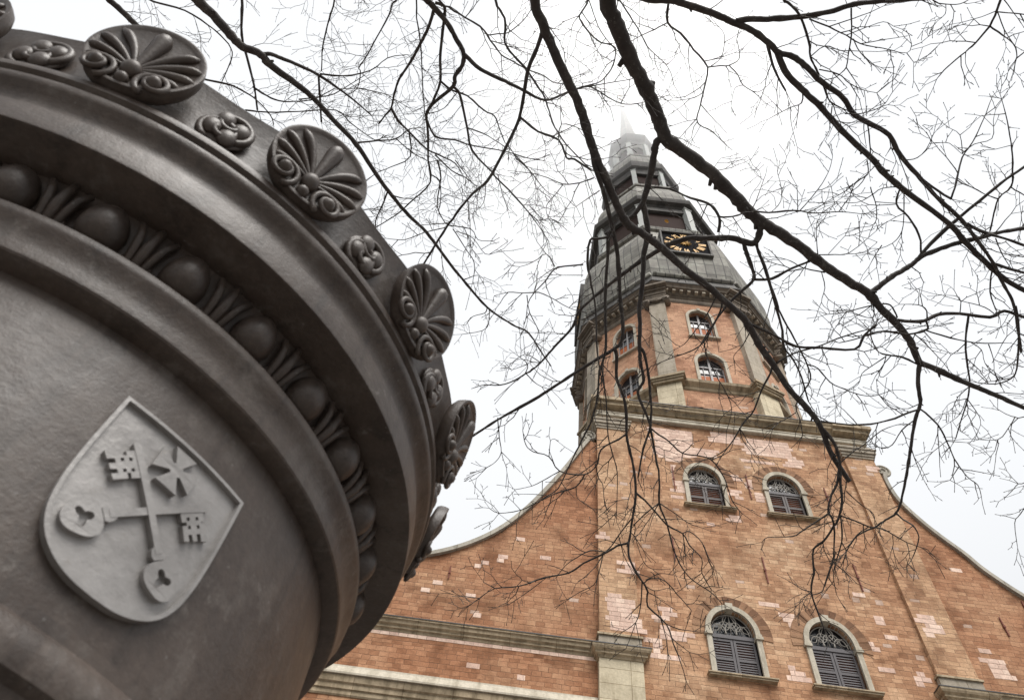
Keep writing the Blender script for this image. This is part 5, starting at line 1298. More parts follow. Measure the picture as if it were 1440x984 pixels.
(1,108,1,[(-9.741,-21.215,8.149,0.0091),(-9.75,-21.161,8.158,0.0089),(-9.801,-21.065,8.167,0.0086),(-9.764,-21,8.16,0.0083),(-9.685,-20.931,8.132,0.0079),(-9.603,-20.89,8.102,0.0076),(-9.485,-20.867,8.076,0.0071),(-9.482,-20.731,8.067,0.0067),(-9.535,-20.62,8.089,0.0063),(-9.587,-20.57,8.106,0.0061),(-9.758,-20.501,8.133,0.0054),(-9.898,-20.406,8.1,0.0048)]),
(1,108,0,[(-9.642,-20.534,8.113,0.0078),(-9.548,-20.503,8.089,0.007),(-9.453,-20.462,8.056,0.0063),(-9.322,-20.414,8.137,0.0055),(-9.197,-20.447,8.105,0.0045)]),
(1,108,0,[(-9.746,-20.502,8.131,0.0066),(-9.527,-20.569,8.114,0.005),(-9.322,-20.641,8.039,0.0035)]),
(1,108,0,[(-9.801,-21.065,8.167,0.0046),(-9.85,-20.985,8.204,0.0038),(-9.85,-20.906,8.122,0.0029)]),
(1,108,0,[(-9.801,-21.065,8.167,0.0046),(-9.911,-21.005,8.216,0.0037),(-9.992,-20.944,8.208,0.0029)]),
(1,108,0,[(-9.764,-21,8.16,0.004),(-9.808,-20.895,8.115,0.0034),(-9.656,-20.85,8.051,0.0026)]),
(1,108,0,[(-9.743,-21.188,8.153,0.0057),(-9.689,-21.088,8.156,0.0053),(-9.616,-20.976,8.065,0.0047),(-9.481,-20.849,8.091,0.0041)]),
(1,115,1,[(-10.98,-21.052,8.335,0.0107),(-10.9,-21.006,8.33,0.0103),(-10.805,-20.963,8.307,0.0098),(-10.611,-20.899,8.228,0.0088),(-10.51,-20.808,8.171,0.0082),(-10.411,-20.709,8.148,0.0075),(-10.318,-20.666,8.154,0.0071),(-10.194,-20.615,8.155,0.0065),(-10.038,-20.58,8.123,0.0058),(-9.961,-20.549,8.085,0.0054),(-9.822,-20.547,8.032,0.0047)]),
(1,116,1,[(-10.49,-21.147,8.109,0.0119),(-10.434,-21.057,8.074,0.0115),(-10.384,-20.979,8.031,0.0111),(-10.372,-20.843,7.954,0.0105),(-10.293,-20.76,7.916,0.01),(-10.18,-20.671,7.895,0.0095),(-10.081,-20.555,7.883,0.0089),(-10.015,-20.48,7.872,0.0086),(-9.976,-20.403,7.85,0.0082),(-9.921,-20.295,7.798,0.0077),(-9.83,-20.193,7.718,0.0071),(-9.699,-20.099,7.625,0.0064),(-9.591,-20.028,7.569,0.0058)]),
(1,115,0,[(-10.538,-20.841,8.191,0.0065),(-10.454,-20.862,8.174,0.0062),(-10.371,-20.872,8.229,0.0059),(-10.264,-20.962,8.282,0.0053),(-10.185,-21.079,8.277,0.0047)]),
(1,118,1,[(-9.332,-21.269,7.934,0.0327),(-9.193,-21.264,7.96,0.0321),(-9.081,-21.261,7.98,0.0316),(-8.894,-21.224,8.01,0.0308),(-8.728,-21.184,8.035,0.0302),(-8.623,-21.15,8.051,0.0298),(-8.45,-21.1,8.075,0.0291),(-8.284,-21.017,8.096,0.0285),(-8.179,-20.949,8.107,0.0281),(-8.056,-20.926,8.12,0.0276),(-7.92,-20.855,8.127,0.027),(-7.775,-20.757,8.129,0.0264),(-7.572,-20.655,8.12,0.0254),(-7.451,-20.538,8.105,0.0248),(-7.322,-20.485,8.086,0.0241),(-7.132,-20.409,8.05,0.023),(-7.01,-20.272,8.009,0.0222),(-6.799,-20.106,7.932,0.0209),(-6.615,-19.967,7.859,0.0196),(-6.434,-19.857,7.789,0.0185),(-6.279,-19.723,7.722,0.0174),(-6.096,-19.552,7.64,0.0161),(-5.982,-19.407,7.584,0.0152),(-5.857,-19.257,7.521,0.0142),(-5.752,-19.036,7.45,0.0131),(-5.682,-18.871,7.393,0.0123)]),
(1,118,0,[(-8.19,-20.948,8.106,0.03),(-8.065,-20.788,8.113,0.03),(-7.92,-20.689,8.118,0.0298),(-7.714,-20.552,8.124,0.0297),(-7.45,-20.357,8.112,0.0293),(-7.203,-20.202,8.067,0.0289),(-7.06,-20.09,8.021,0.0285),(-6.866,-19.98,7.949,0.0279),(-6.49,-19.791,7.808,0.0267),(-6.335,-19.671,7.75,0.0263),(-6.071,-19.495,7.668,0.0256),(-5.924,-19.413,7.625,0.0252),(-5.783,-19.362,7.586,0.0248),(-5.55,-19.284,7.506,0.024)]),
(1,118,0,[(-8.578,-21.153,8.058,0.0279),(-8.466,-21.174,8.091,0.0272),(-8.322,-21.182,8.127,0.0264),(-8.076,-21.218,8.146,0.0246),(-7.877,-21.276,8.123,0.0229),(-7.707,-21.343,8.121,0.0214),(-7.491,-21.383,8.155,0.0199),(-7.203,-21.418,8.205,0.018),(-7.015,-21.461,8.197,0.0165)]),
(1,121,1,[(-8.245,-21.347,8.174,0.0139),(-8.187,-21.306,8.182,0.0134),(-8.085,-21.23,8.124,0.0123),(-7.975,-21.061,8.098,0.0108),(-7.911,-20.936,8.141,0.0099),(-7.869,-20.877,8.125,0.0093),(-7.822,-20.818,8.085,0.0086)]),
(1,118,0,[(-7.717,-21.317,8.116,0.0083),(-7.685,-21.138,8.026,0.0069),(-7.666,-21.009,8.025,0.006),(-7.639,-20.898,8.055,0.0053),(-7.673,-20.837,8.066,0.0048),(-7.711,-20.807,8.06,0.0045),(-7.854,-20.766,8.054,0.0035)]),
(1,118,0,[(-8.005,-21.211,8.134,0.0084),(-7.858,-21.175,8.08,0.0074),(-7.704,-21.127,8.081,0.0066),(-7.567,-21.072,8.109,0.0059),(-7.404,-21.061,8.081,0.0049),(-7.238,-21.056,7.996,0.0038),(-7.214,-21.121,8.024,0.0033)]),
(1,118,0,[(-7.704,-21.127,8.081,0.005),(-7.591,-21.192,8.069,0.0041),(-7.511,-21.266,7.937,0.0032),(-7.437,-21.246,7.916,0.0027)]),
(1,118,0,[(-7.638,-21.105,8.095,0.0062),(-7.559,-21.011,8.067,0.0045),(-7.472,-20.95,8.012,0.0028)]),
(1,118,0,[(-7.238,-21.056,7.996,0.0039),(-7.145,-20.988,8.035,0.0025)]),
(1,121,0,[(-7.911,-20.936,8.141,0.0057),(-7.831,-21.029,8.119,0.005),(-7.747,-21.025,8.013,0.0043),(-7.64,-21.031,8.006,0.0038),(-7.472,-21.053,7.949,0.0028)]),
(1,121,0,[(-7.828,-20.853,8.1,0.0069),(-7.693,-20.848,8.006,0.0055),(-7.587,-20.786,8.011,0.0047),(-7.461,-20.748,8.014,0.0037),(-7.381,-20.75,7.946,0.0028)]),
(1,121,0,[(-7.381,-20.75,7.946,0.004),(-7.251,-20.855,8.024,0.0026)]),
(1,121,0,[(-7.381,-20.75,7.946,0.0034),(-7.339,-20.668,7.868,0.0025)]),
(1,118,0,[(-7.759,-20.742,8.128,0.0087),(-7.671,-20.621,8.146,0.0075),(-7.633,-20.603,8.05,0.0067),(-7.533,-20.57,8.058,0.0058)]),
(1,118,0,[(-8.289,-21.011,8.095,0.0142),(-8.236,-20.906,8.078,0.0126),(-8.212,-20.838,7.942,0.0109),(-8.104,-20.708,7.887,0.0085)]),
(1,118,0,[(-7.914,-20.689,8.119,0.0076),(-7.895,-20.583,8.092,0.0063),(-7.997,-20.546,8.037,0.0051),(-8.128,-20.422,8.097,0.003)]),
(1,118,0,[(-7.991,-20.546,8.039,0.0047),(-7.963,-20.434,7.97,0.0038),(-7.859,-20.248,7.988,0.0027)]),
(1,118,0,[(-7.651,-20.585,8.069,0.007),(-7.656,-20.415,7.943,0.0029)]),
(1,118,0,[(-7.537,-20.542,8.053,0.0059),(-7.432,-20.566,8.006,0.005),(-7.282,-20.637,8.01,0.0038),(-7.246,-20.759,7.989,0.0028)]),
(1,118,0,[(-7.602,-20.47,8.121,0.0054),(-7.465,-20.445,8.158,0.0042),(-7.366,-20.476,8.124,0.003)]),
(1,118,0,[(-7.318,-20.469,8.083,0.0071),(-7.295,-20.354,7.976,0.0064),(-7.265,-20.249,7.939,0.0059)]),
(1,118,0,[(-7.132,-20.409,8.05,0.0053),(-7.093,-20.32,8.021,0.0045),(-7.047,-20.239,7.95,0.0035),(-7.04,-20.144,7.96,0.0027)]),
(1,118,0,[(-6.945,-20.237,7.989,0.0054),(-6.877,-20.27,7.966,0.0046),(-6.769,-20.355,8.059,0.0036),(-6.778,-20.427,8.075,0.003)]),
(1,118,0,[(-6.773,-20.371,8.064,0.0047),(-6.741,-20.402,7.995,0.0043),(-6.649,-20.402,8.008,0.0037),(-6.571,-20.356,7.914,0.0029)]),
(1,142,1,[(-6.499,-21.472,8.402,0.0118),(-6.5,-21.374,8.393,0.0108),(-6.494,-21.254,8.42,0.0097),(-6.501,-21.109,8.53,0.0083),(-6.533,-21.026,8.568,0.0074),(-6.615,-20.919,8.571,0.0059),(-6.652,-20.843,8.585,0.005),(-6.664,-20.776,8.612,0.0043)]),
(1,142,0,[(-6.533,-21.026,8.568,0.0045),(-6.515,-20.938,8.528,0.0035),(-6.505,-20.892,8.422,0.0027)]),
(1,142,0,[(-6.494,-21.254,8.42,0.0086),(-6.376,-21.198,8.402,0.0073),(-6.319,-21.156,8.303,0.006),(-6.291,-21.076,8.228,0.0048),(-6.294,-20.987,8.259,0.0037)]),
(1,142,0,[(-6.5,-21.374,8.393,0.0057),(-6.423,-21.25,8.322,0.0048),(-6.289,-21.139,8.326,0.004)]),
(1,142,0,[(-6.5,-21.374,8.393,0.0045),(-6.624,-21.323,8.342,0.0038),(-6.732,-21.262,8.402,0.0029)]),
(1,142,0,[(-6.498,-21.365,8.389,0.0057),(-6.407,-21.373,8.316,0.0056),(-6.286,-21.374,8.282,0.0056)]),
(1,142,0,[(-6.286,-21.065,8.228,0.0057),(-6.203,-21.128,8.283,0.0057)]),
(1,149,1,[(-6.901,-21.378,8.686,0.0053),(-6.784,-21.357,8.679,0.005),(-6.711,-21.376,8.589,0.0046),(-6.66,-21.413,8.584,0.0044)]),
(1,149,0,[(-6.784,-21.357,8.679,0.0041),(-6.751,-21.28,8.702,0.0035),(-6.797,-21.221,8.693,0.0027)]),
(1,0,0,[(-7.083,-19.228,7.464,0.0272),(-6.971,-19.291,7.541,0.0264),(-6.876,-19.348,7.613,0.0257),(-6.783,-19.389,7.664,0.0251),(-6.693,-19.443,7.715,0.0244),(-6.627,-19.499,7.756,0.0237),(-6.451,-19.594,7.787,0.0221),(-6.309,-19.658,7.8,0.0209),(-6.197,-19.692,7.813,0.02),(-6.031,-19.744,7.859,0.0188),(-5.81,-19.783,7.92,0.0174),(-5.518,-19.856,7.97,0.0152)]),
(1,0,0,[(-6.649,-19.487,7.748,0.0184),(-6.607,-19.536,7.797,0.0181),(-6.446,-19.706,7.91,0.0171),(-6.357,-19.816,7.939,0.0163),(-6.169,-20.022,8.013,0.0149),(-6.024,-20.131,8.105,0.0141),(-5.88,-20.227,8.183,0.0134),(-5.694,-20.412,8.246,0.0121)]),
(1,0,0,[(-6.636,-19.519,7.783,0.0104),(-6.686,-19.657,7.835,0.0101),(-6.774,-19.762,7.952,0.0098),(-6.853,-19.819,8.084,0.0096),(-6.863,-19.945,8.095,0.0093)]),
(1,0,0,[(-6.853,-19.819,8.084,0.0056),(-7.051,-19.766,8.145,0.0042),(-7.216,-19.838,8.133,0.0031)]),
(1,118,0,[(-6.898,-20.02,7.966,0.0066),(-6.852,-19.813,7.886,0.0054),(-6.825,-19.663,7.86,0.0047),(-6.898,-19.574,7.785,0.004),(-7.014,-19.485,7.802,0.0031)]),
(1,118,0,[(-6.97,-19.537,7.804,0.0055),(-6.981,-19.418,7.837,0.0042),(-7.01,-19.326,7.804,0.0028)]),
(1,118,0,[(-7.232,-20.18,8.068,0.0067),(-7.195,-20.067,8.045,0.0059),(-7.274,-20.005,8.017,0.0052),(-7.368,-19.941,7.935,0.0044),(-7.5,-19.806,7.963,0.0031)]),
(1,118,0,[(-7.201,-20.066,8.045,0.0049),(-7.247,-19.962,8.018,0.0042),(-7.387,-19.798,8.032,0.0028)]),
(1,118,0,[(-7.157,-19.976,7.991,0.0061),(-7.123,-19.915,7.976,0.0057),(-7.096,-19.847,7.893,0.0049),(-7.038,-19.675,7.93,0.004),(-7.148,-19.618,7.953,0.0031)]),
(1,118,0,[(-6.944,-20.006,7.975,0.0061),(-7.074,-19.984,7.96,0.0053),(-7.133,-19.908,7.975,0.0048),(-7.205,-19.811,8.035,0.0041),(-7.39,-19.801,8.025,0.0031)]),
(1,118,0,[(-6.789,-20.108,7.93,0.0119),(-6.63,-20.023,7.905,0.0111),(-6.558,-20.007,7.805,0.0103)]),
(1,118,0,[(-6.559,-20.017,7.811,0.01),(-6.51,-20.12,7.933,0.0091),(-6.418,-20.253,8.171,0.0078),(-6.33,-20.366,8.274,0.0067),(-6.281,-20.502,8.35,0.0055),(-6.165,-20.696,8.578,0.0037)]),
(1,118,0,[(-6.567,-20.358,7.912,0.0052),(-6.493,-20.436,7.931,0.0046),(-6.428,-20.519,7.834,0.0037),(-6.462,-20.65,7.858,0.003),(-6.46,-20.724,7.895,0.0025)]),
(1,118,0,[(-6.567,-20.362,7.914,0.0041),(-6.628,-20.495,7.938,0.0032),(-6.675,-20.515,8.053,0.0026)]),
(1,0,0,[(-5.973,-20.17,8.137,0.0091),(-5.986,-20.295,8.224,0.0078),(-6.049,-20.453,8.288,0.0062),(-6.055,-20.583,8.473,0.0046),(-6.123,-20.723,8.561,0.0031)]),
(1,0,0,[(-6.01,-20.382,8.254,0.0039),(-6.095,-20.315,8.322,0.0032),(-6.177,-20.305,8.305,0.0028)]),
(1,0,0,[(-5.972,-20.165,8.133,0.0091),(-5.962,-20.077,8.098,0.0089),(-5.959,-19.923,8.198,0.0086),(-5.942,-19.792,8.197,0.0084),(-5.932,-19.639,8.157,0.008)]),
(1,0,0,[(-5.959,-19.923,8.198,0.0069),(-6.049,-19.932,8.269,0.0057),(-6.156,-19.971,8.274,0.0046),(-6.268,-19.995,8.299,0.0035)]),
(1,0,0,[(-5.964,-20.066,8.109,0.0067),(-5.892,-20.039,8.085,0.0064),(-5.839,-20.025,8.02,0.006)]),
(1,118,0,[(-6.371,-19.822,7.766,0.0179),(-6.125,-19.726,7.859,0.0172),(-5.955,-19.749,7.898,0.0163),(-5.7,-19.752,8.054,0.0155)]),
(1,118,0,[(-6.111,-19.722,7.859,0.0152),(-6.039,-19.748,7.715,0.0134),(-5.91,-19.729,7.662,0.0118)]),
(1,118,0,[(-6.089,-19.548,7.638,0.015),(-5.893,-19.484,7.72,0.0138),(-5.63,-19.394,7.87,0.0125)]),
(1,118,0,[(-6.063,-19.466,7.66,0.0091),(-6.005,-19.283,7.656,0.0076),(-5.943,-19.161,7.572,0.0061)]),
(1,118,0,[(-6.08,-19.716,7.79,0.006),(-6.004,-19.61,7.752,0.0049),(-5.973,-19.55,7.608,0.0036)]),
(1,0,0,[(-6.827,-19.069,7.347,0.0181),(-6.712,-19.062,7.361,0.0179),(-6.577,-19.063,7.402,0.0177),(-6.438,-19.097,7.484,0.0175),(-6.238,-19.101,7.535,0.0172),(-5.993,-19.107,7.518,0.0166),(-5.885,-19.169,7.546,0.0162),(-5.699,-19.129,7.546,0.0159),(-5.419,-19.082,7.579,0.0154)]),
(1,0,0,[(-6.829,-19.085,7.356,0.009),(-6.872,-19.148,7.419,0.0083),(-6.924,-19.157,7.453,0.0078),(-7.114,-19.13,7.395,0.0062),(-7.247,-19.069,7.385,0.005),(-7.384,-19.012,7.418,0.0037)]),
(1,0,0,[(-6.556,-19.066,7.413,0.0076),(-6.561,-19.129,7.461,0.0065),(-6.656,-19.185,7.441,0.0053),(-6.766,-19.127,7.532,0.0031)]),
(1,0,0,[(-6.657,-19.19,7.444,0.0045),(-6.644,-19.25,7.54,0.0027)]),
(1,0,0,[(-7.031,-19.141,7.42,0.0067),(-7.046,-19.076,7.321,0.0052),(-7.194,-19.074,7.365,0.003)]),
(1,0,0,[(-6.239,-19.107,7.538,0.0049),(-6.239,-19.203,7.644,0.004),(-6.391,-19.192,7.668,0.0028)]),
(1,0,0,[(-5.949,-19.129,7.527,0.0055),(-6.004,-19.145,7.624,0.0049),(-6.116,-19.133,7.711,0.004),(-6.256,-19.117,7.812,0.0029)]),
(1,0,0,[(-6.563,-19.067,7.411,0.0109),(-6.542,-19.021,7.372,0.0105),(-6.556,-18.992,7.371,0.0103),(-6.659,-18.913,7.407,0.0093),(-6.901,-18.915,7.397,0.0076),(-7.045,-18.831,7.396,0.0063),(-7.191,-18.739,7.43,0.005)]),
(1,0,0,[(-6.556,-18.992,7.371,0.0091),(-6.382,-18.992,7.28,0.0076),(-6.242,-19.035,7.162,0.0062),(-6.051,-19.082,7.128,0.0047)]),
(1,0,0,[(-6.147,-19.048,7.14,0.0053),(-6.083,-18.94,7.091,0.0037),(-6.039,-18.843,7.085,0.0027)]),
(1,0,0,[(-6.261,-19.024,7.176,0.0047),(-6.225,-19.025,7.071,0.004),(-6.15,-18.91,7.069,0.0033),(-6.119,-18.898,6.957,0.0026)]),
(1,0,0,[(-6.166,-19.094,7.526,0.0123),(-6.172,-18.969,7.434,0.0112),(-6.157,-18.851,7.37,0.0103),(-6.062,-18.601,7.282,0.0086),(-6.058,-18.472,7.196,0.0075),(-6.103,-18.342,7.08,0.0063),(-6.126,-18.172,6.992,0.005)]),
(1,0,0,[(-6.059,-18.468,7.191,0.0046),(-6.192,-18.439,7.151,0.0033),(-6.236,-18.407,7.133,0.0028)]),
(1,0,0,[(-6.059,-18.459,7.182,0.005),(-6.007,-18.406,7.026,0.0034),(-5.971,-18.332,7.009,0.0028)]),
(1,0,0,[(-6.15,-18.826,7.363,0.0046),(-6.234,-18.786,7.385,0.0038),(-6.302,-18.752,7.494,0.0028)]),
(1,0,0,[(-6.071,-18.467,7.189,0.0046),(-6.149,-18.386,7.056,0.0037),(-6.217,-18.272,7.048,0.0028)]),
(1,118,0,[(-5.838,-19.244,7.511,0.0121),(-5.776,-19.045,7.395,0.0102),(-5.684,-18.735,7.34,0.0081),(-5.682,-18.625,7.347,0.0073),(-5.763,-18.531,7.377,0.0063),(-5.873,-18.486,7.44,0.0051)]),
(1,118,0,[(-5.767,-18.557,7.394,0.0047),(-5.679,-18.576,7.441,0.0038),(-5.62,-18.624,7.438,0.0028)]),
(1,0,0,[(-6.615,-18.775,7.153,0.0108),(-6.749,-18.81,7.183,0.0094),(-6.857,-18.779,7.241,0.008),(-6.962,-18.83,7.229,0.0069),(-7.053,-18.968,7.242,0.0054),(-7.039,-19.019,7.264,0.0048)]),
(1,0,0,[(-6.856,-18.774,7.237,0.0055),(-6.852,-18.696,7.223,0.005),(-6.867,-18.609,7.216,0.0044),(-6.852,-18.611,7.151,0.004),(-6.761,-18.732,7.187,0.0027)]),
(1,0,0,[(-6.854,-18.768,7.236,0.0055),(-6.908,-18.644,7.277,0.0048),(-7.006,-18.584,7.213,0.004),(-7.004,-18.476,7.204,0.0034),(-7.053,-18.382,7.229,0.0028)]),
(1,0,0,[(-7.319,-18.583,7.011,0.0039),(-7.284,-18.448,6.854,0.0027)]),
(1,197,1,[(-5.593,-18.437,7.066,0.0055),(-5.697,-18.42,7.058,0.0045),(-5.703,-18.373,7.158,0.0039),(-5.778,-18.399,7.181,0.0031)]),
(1,197,0,[(-5.697,-18.415,7.054,0.0055),(-5.763,-18.354,6.971,0.0048),(-5.798,-18.224,6.97,0.0041),(-6.003,-18.19,6.983,0.0028)]),
(1,197,0,[(-5.798,-18.224,6.97,0.0043),(-5.82,-18.148,6.904,0.0028)]),
(1,200,1,[(-5.542,-18.019,6.725,0.0054),(-5.585,-17.926,6.774,0.0044),(-5.667,-17.904,6.694,0.0036),(-5.697,-17.818,6.692,0.0028)]),
(1,201,1,[(-5.537,-17.905,6.63,0.0054),(-5.576,-17.75,6.593,0.0045),(-5.647,-17.714,6.509,0.004),(-5.611,-17.552,6.385,0.0027)]),
(1,200,0,[(-5.585,-17.926,6.774,0.004),(-5.621,-17.945,6.819,0.0028)]),
(1,0,0,[(-8.154,-19.762,7.69,0.0096),(-8.027,-19.753,7.715,0.0088),(-7.822,-19.801,7.702,0.0073),(-7.639,-19.779,7.746,0.0063),(-7.408,-19.785,7.831,0.0049),(-7.225,-19.795,7.81,0.0036)]),
(1,0,0,[(-7.771,-19.801,7.717,0.0054),(-7.685,-19.998,7.704,0.0042),(-7.62,-20.133,7.774,0.0033),(-7.633,-20.269,7.755,0.0026)]),
(1,0,0,[(-8,-19.763,7.715,0.0042),(-7.943,-19.857,7.736,0.0037),(-7.956,-19.969,7.818,0.0031),(-8.006,-20.061,7.841,0.0027)]),
(1,0,0,[(-7.792,-19.807,7.714,0.0039),(-7.801,-19.952,7.878,0.0027)]),
(1,0,0,[(-7.703,-19.779,7.728,0.0036),(-7.659,-19.694,7.636,0.0024)]),
(1,0,0,[(-7.547,-19.47,7.624,0.0055),(-7.595,-19.624,7.665,0.0039),(-7.585,-19.707,7.779,0.0027)]),
(1,0,0,[(-7.546,-19.464,7.622,0.0055),(-7.432,-19.514,7.546,0.0047),(-7.355,-19.578,7.471,0.004),(-7.202,-19.779,7.49,0.0026)]),
(1,0,0,[(-7.478,-19.5,7.579,0.0039),(-7.391,-19.669,7.59,0.0027)]),
(1,0,0,[(-7.461,-19.334,7.565,0.0079),(-7.609,-19.304,7.671,0.0059),(-7.712,-19.328,7.736,0.0044),(-7.814,-19.337,7.764,0.0031)]),
(1,0,0,[(-7.485,-19.329,7.583,0.0049),(-7.432,-19.206,7.527,0.0041),(-7.473,-19.13,7.399,0.0033),(-7.404,-19.089,7.34,0.0027)]),
(1,0,0,[(-8.506,-19.87,7.92,0.0037),(-8.506,-20.021,7.941,0.0029),(-8.457,-20.094,7.981,0.0024)]),
(1,0,0,[(-8.169,-19.717,7.814,0.0037),(-8.155,-19.821,7.897,0.0032),(-8.1,-19.95,7.913,0.0027),(-8.115,-20.016,7.989,0.0024)]),
(2,215,1,[(-13.946,-20.664,10.059,0.0646),(-13.902,-20.561,10.081,0.0629),(-13.758,-20.412,10.116,0.0594),(-13.577,-20.228,10.101,0.055),(-13.471,-20.126,10.105,0.0524),(-13.292,-20.039,10.181,0.049),(-13.212,-19.923,10.22,0.0468),(-12.967,-19.733,10.301,0.0416),(-12.768,-19.591,10.304,0.0374)]),
(2,215,0,[(-12.768,-19.591,10.304,0.0353),(-12.529,-19.341,10.31,0.0335),(-12.275,-19.101,10.288,0.0315),(-12.03,-18.799,10.216,0.0291),(-11.846,-18.585,10.166,0.0274),(-11.59,-18.327,10.12,0.0253),(-11.361,-18.134,10.1,0.0236),(-11.051,-17.784,10.029,0.0208),(-10.874,-17.608,9.982,0.0193),(-10.523,-17.304,9.864,0.0163),(-10.183,-17.146,9.777,0.0139),(-9.974,-17.084,9.732,0.0124),(-9.806,-16.928,9.622,0.0108),(-9.628,-16.759,9.502,0.009)]),
(2,215,0,[(-13.299,-20.039,10.177,0.028),(-13.21,-20.041,10.246,0.0266),(-13.111,-19.994,10.303,0.025),(-12.953,-19.906,10.426,0.0224),(-12.774,-19.759,10.632,0.0191),(-12.488,-19.513,10.804,0.0138),(-12.237,-19.276,10.911,0.0089)]),
(2,218,1,[(-13.591,-20.567,10.536,0.02),(-13.572,-20.397,10.438,0.0188),(-13.577,-20.18,10.384,0.0175),(-13.524,-19.963,10.334,0.0161),(-13.399,-19.701,10.151,0.014),(-13.345,-19.451,10.047,0.0123)]),
(2,219,1,[(-14.681,-20.599,9.65,0.0366),(-14.633,-20.517,9.694,0.0362),(-14.496,-20.391,9.702,0.035),(-14.394,-20.247,9.746,0.0341)]),
(2,220,1,[(-14.483,-20.526,10.1,0.0131),(-14.371,-20.47,10.172,0.0124),(-14.16,-20.401,10.293,0.0112),(-13.925,-20.273,10.306,0.0098),(-13.795,-20.171,10.313,0.0089),(-13.701,-20.037,10.343,0.0081),(-13.715,-19.906,10.335,0.0075),(-13.816,-19.677,10.245,0.0062)]),
(2,221,0,[(-13.866,-19.811,9.801,0.0141),(-13.776,-19.769,9.892,0.0131),(-13.585,-19.725,9.964,0.0114),(-13.445,-19.652,10.002,0.0101),(-13.352,-19.544,10.091,0.0088),(-13.248,-19.371,10.172,0.0072),(-13.21,-19.271,10.157,0.0063)]),
(2,218,0,[(-13.412,-19.686,10.138,0.0122),(-13.268,-19.589,10.171,0.0111),(-13.132,-19.545,10.176,0.0103),(-12.972,-19.53,10.269,0.0092),(-12.806,-19.535,10.414,0.008),(-12.569,-19.662,10.502,0.0063)]),
(2,223,0,[(-13.504,-19.425,10.084,0.0107),(-13.288,-19.4,10.172,0.01),(-12.96,-19.4,10.33,0.009),(-12.593,-19.385,10.594,0.0079),(-12.431,-19.247,10.623,0.0072),(-12.128,-19.055,10.636,0.0061),(-12.026,-19.11,10.697,0.0058)]),
(2,215,0,[(-12.787,-19.761,10.618,0.0169),(-12.784,-19.489,10.61,0.015),(-12.744,-19.252,10.489,0.0129)]),
(2,215,0,[(-12.292,-19.108,10.287,0.0128),(-12.069,-19.091,10.506,0.0109),(-11.854,-19.11,10.609,0.0091),(-11.715,-19.209,10.711,0.0076),(-11.603,-19.208,10.819,0.0067)]),
(2,215,0,[(-11.854,-19.11,10.609,0.0088),(-11.638,-18.971,10.556,0.0065),(-11.414,-18.878,10.554,0.0044)]),
(2,227,1,[(-12.683,-20.573,11.077,0.0126),(-12.739,-20.384,11.059,0.0118),(-12.763,-20.26,10.972,0.011),(-12.794,-20.086,10.901,0.0101),(-12.823,-19.959,10.913,0.0096),(-12.83,-19.76,10.87,0.0087)]),
(2,228,1,[(-11.95,-20.63,11.275,0.0128),(-12.033,-20.539,11.256,0.0122),(-12.068,-20.407,11.213,0.0116),(-12.189,-20.176,11.083,0.0102),(-12.315,-19.942,11.042,0.0089),(-12.405,-19.81,11.03,0.0083),(-12.389,-19.752,11.031,0.008),(-12.423,-19.566,10.969,0.007),(-12.555,-19.487,10.884,0.0062)]),
(2,215,0,[(-12.773,-19.784,10.631,0.0127),(-12.505,-19.781,10.655,0.0106),(-12.214,-19.835,10.805,0.0082),(-12.016,-19.984,10.893,0.0061),(-11.786,-20.043,10.911,0.0043)]),
(2,228,0,[(-12.424,-19.574,10.971,0.0088),(-12.116,-19.504,11.105,0.0068),(-11.981,-19.446,11.111,0.0058),(-11.798,-19.359,11.106,0.0045)]),
(2,231,0,[(-13.081,-19.436,10.699,0.0105),(-12.886,-19.46,10.789,0.0092),(-12.694,-19.496,10.898,0.0078),(-12.355,-19.712,10.998,0.0053)]),
(2,215,0,[(-11.863,-18.585,10.162,0.0122),(-11.923,-18.414,10.109,0.0108),(-11.96,-18.312,9.962,0.0094),(-11.969,-18.212,9.953,0.0087)]),
(2,215,0,[(-11.442,-18.901,10.559,0.0132),(-11.402,-18.625,10.519,0.0119),(-11.575,-18.454,10.349,0.0103),(-11.754,-18.278,10.263,0.0089),(-11.886,-18.176,10.242,0.0081),(-12.025,-18.092,10.173,0.0072)]),
(2,215,0,[(-11.863,-18.577,10.16,0.0087),(-11.697,-18.56,10.084,0.0069),(-11.548,-18.543,10.127,0.0052)]),
(2,215,0,[(-11.715,-19.209,10.711,0.0114),(-11.667,-18.918,10.569,0.009),(-11.907,-18.761,10.554,0.0071),(-12.072,-18.692,10.487,0.0057),(-12.185,-18.603,10.389,0.0044)]),
(2,215,0,[(-10.846,-17.601,9.983,0.0081),(-10.692,-17.609,10.124,0.0056),(-10.679,-17.533,10.056,0.0041)]),
(2,215,0,[(-10.523,-17.304,9.864,0.0082),(-10.54,-17.252,9.804,0.0073),(-10.689,-17.197,9.775,0.0056),(-10.762,-17.125,9.666,0.0041)]),
(2,215,0,[(-10.494,-17.29,9.858,0.0082),(-10.486,-17.095,9.813,0.0068),(-10.554,-17.036,9.719,0.0059),(-10.801,-16.982,9.666,0.0041)]),
(2,215,0,[(-9.974,-17.084,9.732,0.0072),(-9.87,-16.984,9.691,0.0057),(-9.742,-16.874,9.72,0.0041)]),
(2,240,1,[(-11.478,-20.766,10.36,0.0386),(-11.419,-20.711,10.386,0.0376),(-11.25,-20.539,10.438,0.0348),(-11.141,-20.386,10.437,0.0324),(-11.034,-20.227,10.415,0.0299),(-11.041,-20.101,10.388,0.0283),(-11.114,-19.982,10.364,0.0265),(-11.133,-19.864,10.356,0.025),(-11.351,-19.657,10.354,0.0215),(-11.431,-19.527,10.349,0.0197),(-11.42,-19.405,10.345,0.0181),(-11.404,-19.243,10.322,0.016),(-11.388,-19.006,10.258,0.0128)]),
